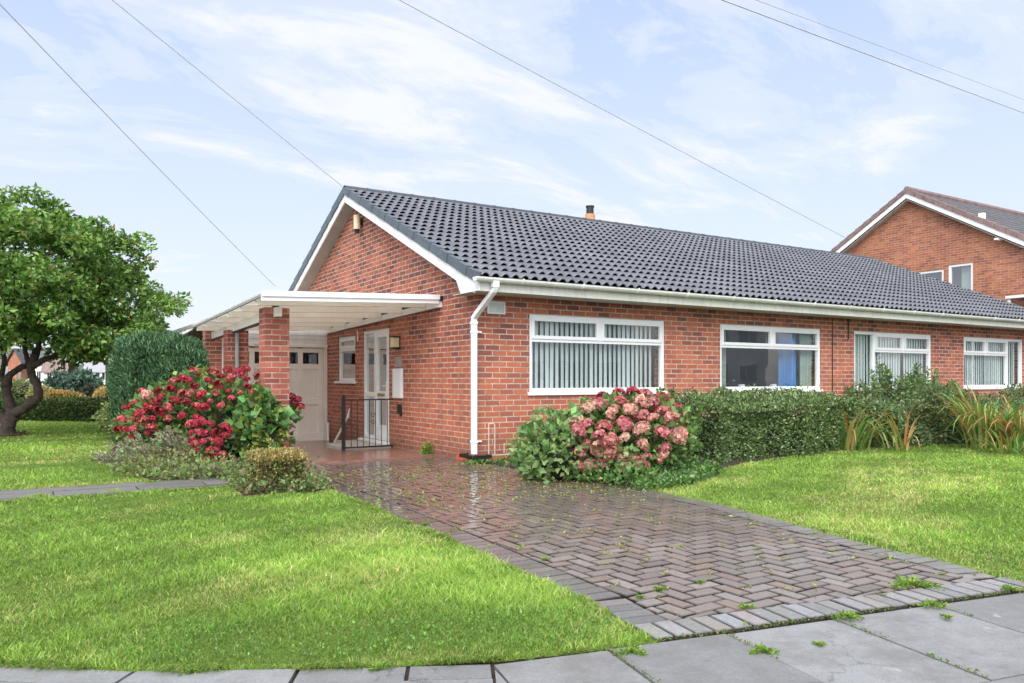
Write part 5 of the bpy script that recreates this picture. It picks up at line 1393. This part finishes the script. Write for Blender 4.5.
D = nrm(Nn+.8*rng.normal(size=P.shape)+np.array([0, 0, -.1])); V, F, C = leaves(P-D*.05, D, .108, .52, tc_)
fast_mesh('crown', V, F, C, M['leaf'], tr)
carpet([(tb[0]-.6+math.cos(a)*1.0, tb[1]+math.sin(a)*.6) for a in np.linspace(0, 2*PI, 12)[:-1]], 500, .05, [(.10, .07, .04), (.16, .10, .05)], .01, 'leaf_litter', 'brown leaf litter around the foot of the broad-leaved tree')

# ---- far garden and background
h0 = at(-60, 379, 21.5); h1 = at(116, 379, 20.6)
hedge('boundary_hedge', 'low dark clipped hedge at the far end of the left lawn', [(h0[0], h0[1]), (h1[0], h1[1])], .8, .58, 22000, .06, [(.045, .085, .025), (.07, .12, .035), (.03, .055, .02), (.12, .16, .05)], None, rough=.025, seed=7)
small_shrub('blue_spruce', 'spreading blue-green conifer beyond the low dark hedge', 73, 388, 30, (.95, .8, .62), 6000, .17, [(.10, .17, .13), (.15, .23, .18), (.06, .11, .09)], 'conifer', 61, mat='needle', noise_=.25)
small_shrub('blue_spruce', 'smaller dark rounded conifer right of the blue-green one', 91, 394, 28, (.30, .3, .32), 1600, .12, [(.05, .06, .05), (.08, .09, .07)], 'conifer', 62)
for px, py, d, r, cols, lab in ((62, 398, 27, (.75, .4, .28), [(.45, .27, .10), (.5, .33, .16), (.3, .25, .08)], 'orange-brown shrub behind the low dark hedge below the blue-green conifer'),
                              (40, 396, 27, (.45, .4, .34), [(.28, .34, .14), (.36, .36, .18), (.4, .3, .14)], 'pale green shrub behind the low dark hedge near the tree trunk'),
                              (20, 392, 28, (.6, .4, .42), [(.20, .27, .12), (.30, .33, .18)], 'light green shrub seen through the fork of the tree trunk'),
                              (107, 396, 26, (.42, .4, .30), [(.50, .42, .10), (.45, .40, .25), (.5, .3, .12)], 'yellow flowering shrub at the foot of the dark lamp post'),
                              (-12, 392, 27, (.6, .5, .5), [(.25, .33, .10), (.34, .38, .12)], 'yellow-green shrub at the left edge behind the low hedge')):
    small_shrub('garden_shrub', lab, px, py, d, r, 1800, .10, cols, seed=int(px)+70)
lpx = at(107, 379, 33); lpt = thing('lamp_post', 'thin dark lamp post beyond the low hedge under the tree crown', 'lamp post', (lpx[0], lpx[1], -.2))
b = MB(); b.tube([(lpx[0], lpx[1], -.2), (lpx[0], lpx[1], 4.2)], [.07, .05], 8); b.build('post', M['black'], lpt)
b = MB(); b.tube([(lpx[0], lpx[1], 4.2), (lpx[0]+.5, lpx[1]+.1, 4.45)], [.04, .03], 8); b.box(lpx[0]+.45, lpx[0]+.95, lpx[1], lpx[1]+.2, 4.40, 4.50); b.build('lantern', M['grey_pipe'], lpt)
def far_house(px0, px1, pyt, d, name, label, wallm, roofm, gable=True, hw=None, roofh=1.6, nwin=2):
    a, c = at(px0, pyt, d), at(px1, pyt, d); cen_ = (a+c)/2; ww_ = np.linalg.norm(c-a); he = a[2]
    t_ = thing(name, label, 'house', (cen_[0], cen_[1], -.2)); u = RT; v = FW; dp_ = ww_*.8
    def W_(p, q, z): w_ = cen_+u*p+v*q; return (w_[0], w_[1], z)
    h_ = ww_/2; b = MB()
    for (p0, q0, p1, q1) in ((-h_, 0, h_, 0), (h_, 0, h_, dp_), (h_, dp_, -h_, dp_), (-h_, dp_, -h_, 0)): b.poly([W_(p0, q0, -.2), W_(p1, q1, -.2), W_(p1, q1, he), W_(p0, q0, he)])
    if gable:
        b.poly([W_(-h_, 0, he), W_(h_, 0, he), W_(0, 0, he+roofh-.08)]); b.poly([W_(-h_, dp_, he), W_(h_, dp_, he), W_(0, dp_, he+roofh-.08)])
    b.build('wall', wallm, t_, fixn=False)
    b = MB(); e = .25
    if gable: quads = [[(-h_-e, -e, he-.1), (0, -e, he+roofh), (0, dp_+e, he+roofh), (-h_-e, dp_+e, he-.1)], [(h_+e, -e, he-.1), (0, -e, he+roofh), (0, dp_+e, he+roofh), (h_+e, dp_+e, he-.1)]]
    else: quads = [[(-h_-e, -e, he-.1), (h_+e, -e, he-.1), (h_+e, dp_/2, he+roofh), (-h_-e, dp_/2, he+roofh)], [(-h_-e, dp_+e, he-.1), (h_+e, dp_+e, he-.1), (h_+e, dp_/2, he+roofh), (-h_-e, dp_/2, he+roofh)]]
    for qd in quads:
        lo_ = [W_(*p) for p in qd]; hi_ = [(x, y, z+.12) for x, y, z in lo_]; b.poly(lo_); b.poly(hi_)
        for i in range(4): j = (i+1) % 4; b.poly([lo_[i], lo_[j], hi_[j], hi_[i]])
    b.build('roof', roofm, t_, fixn=False)
    for k in range(nwin):
        p0 = -h_+ww_*(k+.5)/nwin-ww_*.11; p1 = p0+ww_*.22
        for zz in ([1.0] if he < 4 else [1.0, 3.6]):
            b = MB(); P8 = [W_(p, q, z) for z in (zz, zz+1.15) for q in (-.04, .02) for p in (p0, p1)]; n = len(b.v); b.v += P8
            for f in ((0, 2, 3, 1), (4, 5, 7, 6), (0, 1, 5, 4), (2, 6, 7, 3), (0, 4, 6, 2), (1, 3, 7, 5)): b.f.append(tuple(n+i for i in f)); b.c.append(None)
            wo_ = b.build('window', M['upvc'], t_)
            b = MB(); m_ = .09*(p1-p0); b.poly([W_(p0+m_, -.045, zz+.09), (W_((p0+p1)/2-m_/2, -.045, zz+.09)), W_((p0+p1)/2-m_/2, -.045, zz+1.06), W_(p0+m_, -.045, zz+1.06)]); b.poly([W_((p0+p1)/2+m_/2, -.045, zz+.09), W_(p1-m_, -.045, zz+.09), W_(p1-m_, -.045, zz+1.06), W_((p0+p1)/2+m_/2, -.045, zz+1.06)])
            b.build('pane', M['darkinside'], wo_, fixn=False).location = (0, 0, 0)
    return t_
far_house(8, 21, 363, 90, 'distant_house', 'distant brick gabled house seen between the tree trunks', M['brick_far'], M['far_tile_grey'], True, roofh=1.6)
far_house(24, 44, 364, 96, 'distant_house', 'distant pale bungalow with grey roof beside the brick gable', M['white_wall'], M['far_tile_grey'], False, roofh=2.0)
far_house(44, 66, 372, 80, 'distant_house', 'distant house with reddish roof right of the tree trunk', M['white_wall'], M['far_tile'], False, roofh=1.8)
far_house(84, 118, 372, 120, 'distant_house', 'distant long house with pale grey roof behind the lamp post', M['white_wall'], plain('pale_slate', (.32, .31, .34), .7, .1, 2, .1), False, roofh=3.2, nwin=4)
far_house(-30, 2, 366, 100, 'distant_house', 'distant pale house at the left edge behind the tree trunk', M['white_wall'], M['far_tile_grey'], False, roofh=2.2)
# hills
b = MB(); nn = 60
for k in range(nn):
    for r_, (dd, hs) in enumerate(((330, 0.), (430, .55), (560, 1.), (760, .5))):
        px = -700+k*50; h = hs*(15+7*math.sin(k*.33+1)+4*math.sin(k*.8)+2*math.sin(k*1.9)); p = at(px, 379, dd); b.v.append((p[0], p[1], -1+h))
for k in range(nn-1):
    for r_ in range(3): a = k*4+r_; b.f.append((a, a+4, a+5, a+1)); b.c.append(None)
struct(b.build('hills', M['hill'], smooth=True))

# ---- houses and trees over the road (seen mirrored in the windows)
def over_road(x0, x1, y, name, label, wallm, roofm, he=5.0):
    t_ = thing(name, label, 'house', ((x0+x1)/2, y, -.2)); b = MB(); b.box(x0, x1, y-8, y, -.2, he); b.build('wall', wallm, t_)
    b = MB(); b.prism([(y+.5, he-.1), (y-4, he+2.3), (y-8.5, he-.1), (y-8.5, he+.05), (y-4, he+2.45), (y+.5, he+.05)], 'x', x0-.3, x1+.3); b.build('roof', roofm, t_)
    for k in range(3):
        xa = x0+.6+k*(x1-x0-.8)/3
        for z in (.9, 3.3):
            b = MB(); b.box(xa, xa+1.9, y+.001, y+.06, z, z+1.3); w_ = b.build('window', M['upvc'], t_)
            b = MB(); b.box(xa+.1, xa+.9, y+.061, y+.066, z+.1, z+1.2); b.box(xa+1.0, xa+1.8, y+.061, y+.066, z+.1, z+1.2); b.build('pane', M['net'], w_).location = (0, 0, 0)
    return t_
over_road(17, 26, -27, 'opposite_house', 'house mirrored in the blinds of the window nearest the downpipe', M['white_wall'], M['far_tile_grey'])
over_road(29, 38, -27, 'opposite_house', 'pale house mirrored in the window with the blue curtain', M['white_wall'], M['far_tile'])
over_road(42, 52, -28, 'opposite_house', 'pale house mirrored in the third window', M['white_wall'], M['far_tile_grey'])
over_road(56, 68, -28, 'opposite_house', 'pale house mirrored in the furthest right window', M['white_wall'], M['far_tile_grey'])
for (x, y, r, h, lab) in ((39.5, -22, 2.2, 6.5, 'dark conifer mirrored beside the blue curtain'), (27, -23, 1.6, 4.5, 'dark tree mirrored between blinds and curtain windows')):
    t_ = thing('opposite_conifer', lab, 'tree', (x, y, -.2)); b = MB(); b.tube([(x, y, -.2), (x, y, h*.5)], [.2, .1], 8); b.build('trunk', M['bark'], t_)
    n = 3500; u = rng.random(n); a = rng.random(n)*2*PI; rr = r*(1-u**1.3)*(.75+.3*rng.random(n)); P = np.stack([x+np.cos(a)*rr, y+np.sin(a)*rr, .3+u*h], 1); Nn = np.stack([np.cos(a), np.sin(a), 0*a], 1)
    foliage(t_, P, Nn, .5, [(.03, .07, .03), (.05, .10, .04)], None, .3, 'needle', 'crown')

# ---- weeds on the paving
weeds = [((848, 618), .085, 'tufty weed in the gap between driveway edge and pavement'), ((745, 608), .05, 'small upright weed on the front rows of driveway blocks'), ((763, 655), .07, 'flat weed at a joint of the pavement slabs right of centre'), ((632, 656), .075, 'leafy weed where lawn corner meets the pavement'), ((820, 648), .03, 'tiny weed beside the flat pavement weed'), ((912, 586), .16, 'wide mossy grass patch on the driveway front edging'), ((932, 606), .08, 'low mossy weed at the corner of a pale pavement slab'), ((947, 618), .035, 'tiny brown-green weed on the slab joint near right edge'), ((700, 583), .03, 'little weed on driveway blocks left of the front edging'), ((660, 590), .045, 'yellowish weed cluster near the driveway left edging'), ((545, 560), .035, 'small weed by the left edging midway along driveway'), ((433, 454), .10, 'dark little plant growing at the foot of the gable wall'), ((640, 598), .03, 'small weed close to the lawn corner on blocks'), ((1010, 590), .07, 'green weed at the right corner of driveway'), ((425, 525), .05, 'weed at the left edge of the wet driveway'), ((192, 676), .05, 'tiny weed on pavement joint below the front lawn'), ((380, 672), .05, 'weed at lawn edge on the pavement joint left of centre')]
for (pp, r, lab) in weeds:
    c = gp(pp[0], pp[1], 0 if pp[1] < 640 else -.02); z0_ = -.008 if pp[1] > 640 else 0
    if pp[0] == 433: c = np.array([-.10, 1.35, .0])
    n = int(120+r*3000); a = rng.random(n)*2*PI; k = rng.random(n)**.6*r; P = np.stack([c[0]+np.cos(a)*k, c[1]+np.sin(a)*k*.8, z0_+.004+rng.random(n)*r*.12], 1)
    if pp[0] == 433: P[:, 2] = .01+.19*(1-k/r)**.8*rng.random(n)**.6
    k2 = .6+.4*np.sin(a*3+r*70); P[:, 0] = c[0]+(P[:, 0]-c[0])*k2; P[:, 1] = c[1]+(P[:, 1]-c[1])*k2
    D = nrm(np.stack([np.cos(a), np.sin(a), .2+.6*rng.random(n)], 1)+.4*rng.normal(size=(n, 3))); V, F, C = leaves(P, D, (.008+r*.07)*(2.6 if pp[0] == 433 else 1), .5, palette(n, [(.14, .30, .04), (.22, .38, .06), (.10, .2, .03), (.32, .36, .1)]))
    o = fast_mesh('weed', V, F, C, M['leaf']); tag(o, lab, 'weed', 'weeds growing in the paving joints')
def line_moss(segs, n, name, label, z=-.004, wd_=.008, size=.009, cols=((.12, .24, .04), (.18, .32, .06), (.10, .13, .05), (.25, .22, .09))):
    segs = [(np.array(a, float), np.array(b, float)) for a, b in segs]; Ls = np.array([np.linalg.norm(b-a) for a, b in segs]); i = rng.choice(len(segs), n, p=Ls/Ls.sum()); u = rng.random((n, 1))
    A = np.array([s_[0] for s_ in segs])[i]; Bq = np.array([s_[1] for s_ in segs])[i]; Q = A+(Bq-A)*u+rng.normal(size=(n, 2))*wd_; keep = vnoise(Q, 4.5, 91)+.5*vnoise(Q, 14, 92) > -.1; Q = Q[keep]
    P = np.concatenate([Q, z+rng.random((len(Q), 1))*.008], 1); D = nrm(rng.normal(size=P.shape)+np.array([0, 0, .5])); V, F, C = leaves(P, D, size, .7, palette(len(P), cols)); o = fast_mesh(name, V, F, C, M['leaf']); tag(o, label, 'moss', kind='stuff')
e0, e1 = np.array([-2.83, -6.59]), np.array([-.50, -7.04]); dn_ = np.array([-.19, -.98])
joints = [(e0, e1), (e1, e1+(e1-e0)*.6)]
s_ = 0
for ln__ in [.50, .575, .60, .63, .62, .62, .50]:
    s_ += ln__; q_ = np.array([-3.55, -6.44])+(e1-e0)/np.linalg.norm(e1-e0)*s_; joints.append((q_, q_+dn_*.8))
line_moss(joints, 2600, 'joint_moss', 'mossy growth along the pavement slab joints and driveway edge')
fj = [((x_*.1, y_*.1), (x_*.1+.2, y_*.1)) for x_, y_ in rng.integers([-26, -67], [-3, -2], size=(150, 2))]+[((x_*.1, y_*.1), (x_*.1, y_*.1+.2)) for x_, y_ in rng.integers([-26, -67], [-3, -2], size=(150, 2))]
line_moss(fj, 4200, 'joint_moss', 'fine moss in the joints of the driveway blocks', -.006, .003, .006)
# scattered tiny weeds / fallen leaves, uncountable
n = 1500; Q = np.stack([rng.uniform(-2.7, .1, n), rng.uniform(-6.8, -.1, n)], 1); keep = rng.random(n) < np.clip(.15+.8*((Q[:, 1]+3.2) > 0)*.6, 0, 1)
Q = Q[keep & (Q[:, 0] < np.array([interp(RIGHTE, min(y, -.2)) for y in Q[:, 1]]))]
cl = np.repeat(Q, 5, axis=0)+rng.normal(size=(len(Q)*5, 2))*.018; P = np.concatenate([cl, np.full((len(cl), 1), .003)+rng.random((len(cl), 1))*.012], 1)
D = nrm(rng.normal(size=P.shape)*np.array([1, 1, .35])+np.array([0, 0, .25])); V, F, C = leaves(P, D, .022, .55, palette(len(P), [(.24, .34, .07), (.36, .36, .12), (.16, .26, .05), (.34, .22, .10)])); V[:, 2] = V[:, 2].clip(.001, None)
o = fast_mesh('fallen_leaves', V, F, C, M['leaf']); tag(o, 'tiny weeds and fallen leaves scattered over the wet driveway', 'leaves', kind='stuff')
# leafy fringe where the drive meets the wall
n = 900; xs = rng.uniform(-.35, 1.2, n); P = np.stack([xs, np.where(xs < 0, rng.uniform(-.30, .3, n), rng.uniform(-.45, -.08, n)), rng.random(n)*.06], 1); keep = (vnoise(P, 6, 9) > 0); P = P[keep]; P = P[~((P[:, 0] > -.04) & (P[:, 1] > -.05))]
D = nrm(rng.normal(size=P.shape)+np.array([0, 0, .5])); V, F, C = leaves(P, D, .04, .6, palette(len(P), [(.12, .26, .06), (.2, .34, .1), (.08, .15, .04)]))
o = fast_mesh('wall_weeds', V, F, C, M['leaf']); tag(o, 'scrappy green weeds at the foot of the wall by the downpipe', 'weeds', kind='stuff')

# ================================================================== WORLD, SUN, CAMERA
SUN_EL, SUN_DIR = 42, (-.62, -.78)      # direction towards the sun in plan
wd = bpy.data.worlds.new('World'); scn.world = wd; wd.use_nodes = True
nt = wd.node_tree; nt.nodes.clear()
out = nt.nodes.new('ShaderNodeOutputWorld'); bgd = N(nt, 'ShaderNodeBackground', i_Strength=.15)
sky = N(nt, 'ShaderNodeTexSky', sky_type='NISHITA', sun_disc=False)
sky.sun_elevation = math.radians(SUN_EL); sky.sun_rotation = math.atan2(SUN_DIR[0], SUN_DIR[1])
sky.air_density = 1.0; sky.dust_density = .6; sky.ozone_density = 1.0
tc = N(nt, 'ShaderNodeTexCoord'); sx = N(nt, 'ShaderNodeSeparateXYZ'); L(nt, tc.outputs['Generated'], sx.inputs[0])
zc = mathn(nt, 'ADD', mathn(nt, 'MAXIMUM', sx.outputs[2], 0.), .22)
cx = N(nt, 'ShaderNodeCombineXYZ'); L(nt, mathn(nt, 'DIVIDE', sx.outputs[0], zc), cx.inputs[0]); L(nt, mathn(nt, 'DIVIDE', sx.outputs[1], zc), cx.inputs[1])
mp = N(nt, 'ShaderNodeMapping'); mp.inputs['Rotation'].default_value = (0, 0, math.radians(25)); mp.inputs['Scale'].default_value = (1.1, 2.3, 1); mp.inputs['Location'].default_value = (3.1, 1.7, 0)
L(nt, cx.outputs[0], mp.inputs[0])
n1 = N(nt, 'ShaderNodeTexNoise', i_Scale=1.5, i_Detail=10., i_Roughness=.64, i_Distortion=.45); L(nt, mp.outputs[0], n1.inputs['Vector'])
n2 = N(nt, 'ShaderNodeTexNoise', i_Scale=.55, i_Detail=3., i_Roughness=.5); L(nt, mp.outputs[0], n2.inputs['Vector'])
m1 = mathn(nt, 'ADD', mathn(nt, 'MULTIPLY', n1.outputs['Fac'], .65), mathn(nt, 'MULTIPLY', n2.outputs['Fac'], .35))
cr = ramp(nt, m1, [(.43, 0.0), (.51, .5), (.60, 1.)])
cr.color_ramp.interpolation = 'EASE'
# veil near the horizon
hv = N(nt, 'ShaderNodeMapRange'); L(nt, sx.outputs[2], hv.inputs[0]); hv.inputs[1].default_value = 0.; hv.inputs[2].default_value = .5; hv.inputs[3].default_value = .8; hv.inputs[4].default_value = .0
veil = mathn(nt, 'MAXIMUM', cr.outputs[0], hv.outputs[0])
skyc = mix(nt, .75, sky.outputs[0], (2.8, 3.5, 4.95))
skc = mix(nt, veil, skyc, (4.45, 4.6, 5.05))
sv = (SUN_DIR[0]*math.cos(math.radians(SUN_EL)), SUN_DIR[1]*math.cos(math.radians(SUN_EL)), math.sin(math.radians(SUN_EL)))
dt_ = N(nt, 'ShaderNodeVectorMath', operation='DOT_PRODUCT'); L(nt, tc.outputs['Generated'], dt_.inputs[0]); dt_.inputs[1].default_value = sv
gl_ = mathn(nt, 'POWER', mathn(nt, 'MAXIMUM', dt_.outputs['Value'], 0.), 2.2)  # glow added around the sun direction, out of view, to fill the shadows
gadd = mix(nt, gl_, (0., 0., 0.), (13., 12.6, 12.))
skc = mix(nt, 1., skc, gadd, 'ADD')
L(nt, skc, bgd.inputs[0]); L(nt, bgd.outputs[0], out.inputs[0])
sd = bpy.data.lights.new('sun', 'SUN'); sd.energy = 1.5; sd.angle = math.radians(34); sd.color = (1, .96, .90)
so = bpy.data.objects.new('sun', sd); COL.objects.link(so)
el = math.radians(SUN_EL); dv = Vector((SUN_DIR[0]*math.cos(el), SUN_DIR[1]*math.cos(el), math.sin(el)*math.hypot(*SUN_DIR)))
so.rotation_euler = dv.to_track_quat('Z', 'Y').to_euler(); so.location = (-8, -8, 12)

cam = bpy.data.cameras.new('camera'); co = bpy.data.objects.new('camera', cam); COL.objects.link(co)
cam.sensor_width = 36; cam.lens = FPX/1024*36; cam.shift_y = (HZ-341.5)/1024; cam.clip_end = 2000; cam.clip_start = .05
co.location = tuple(CAM); co.rotation_euler = (PI/2, 0, TH-PI/2)
scn.camera = co
vs = scn.view_settings; vs.view_transform = 'Standard'; vs.look = 'None'; vs.exposure = 0.5; vs.gamma = 1
scn.render.engine = 'CYCLES'; scn.render.resolution_x = 1024; scn.render.resolution_y = 683
for o in bpy.data.objects:
    if '_org' in o: del o['_org']
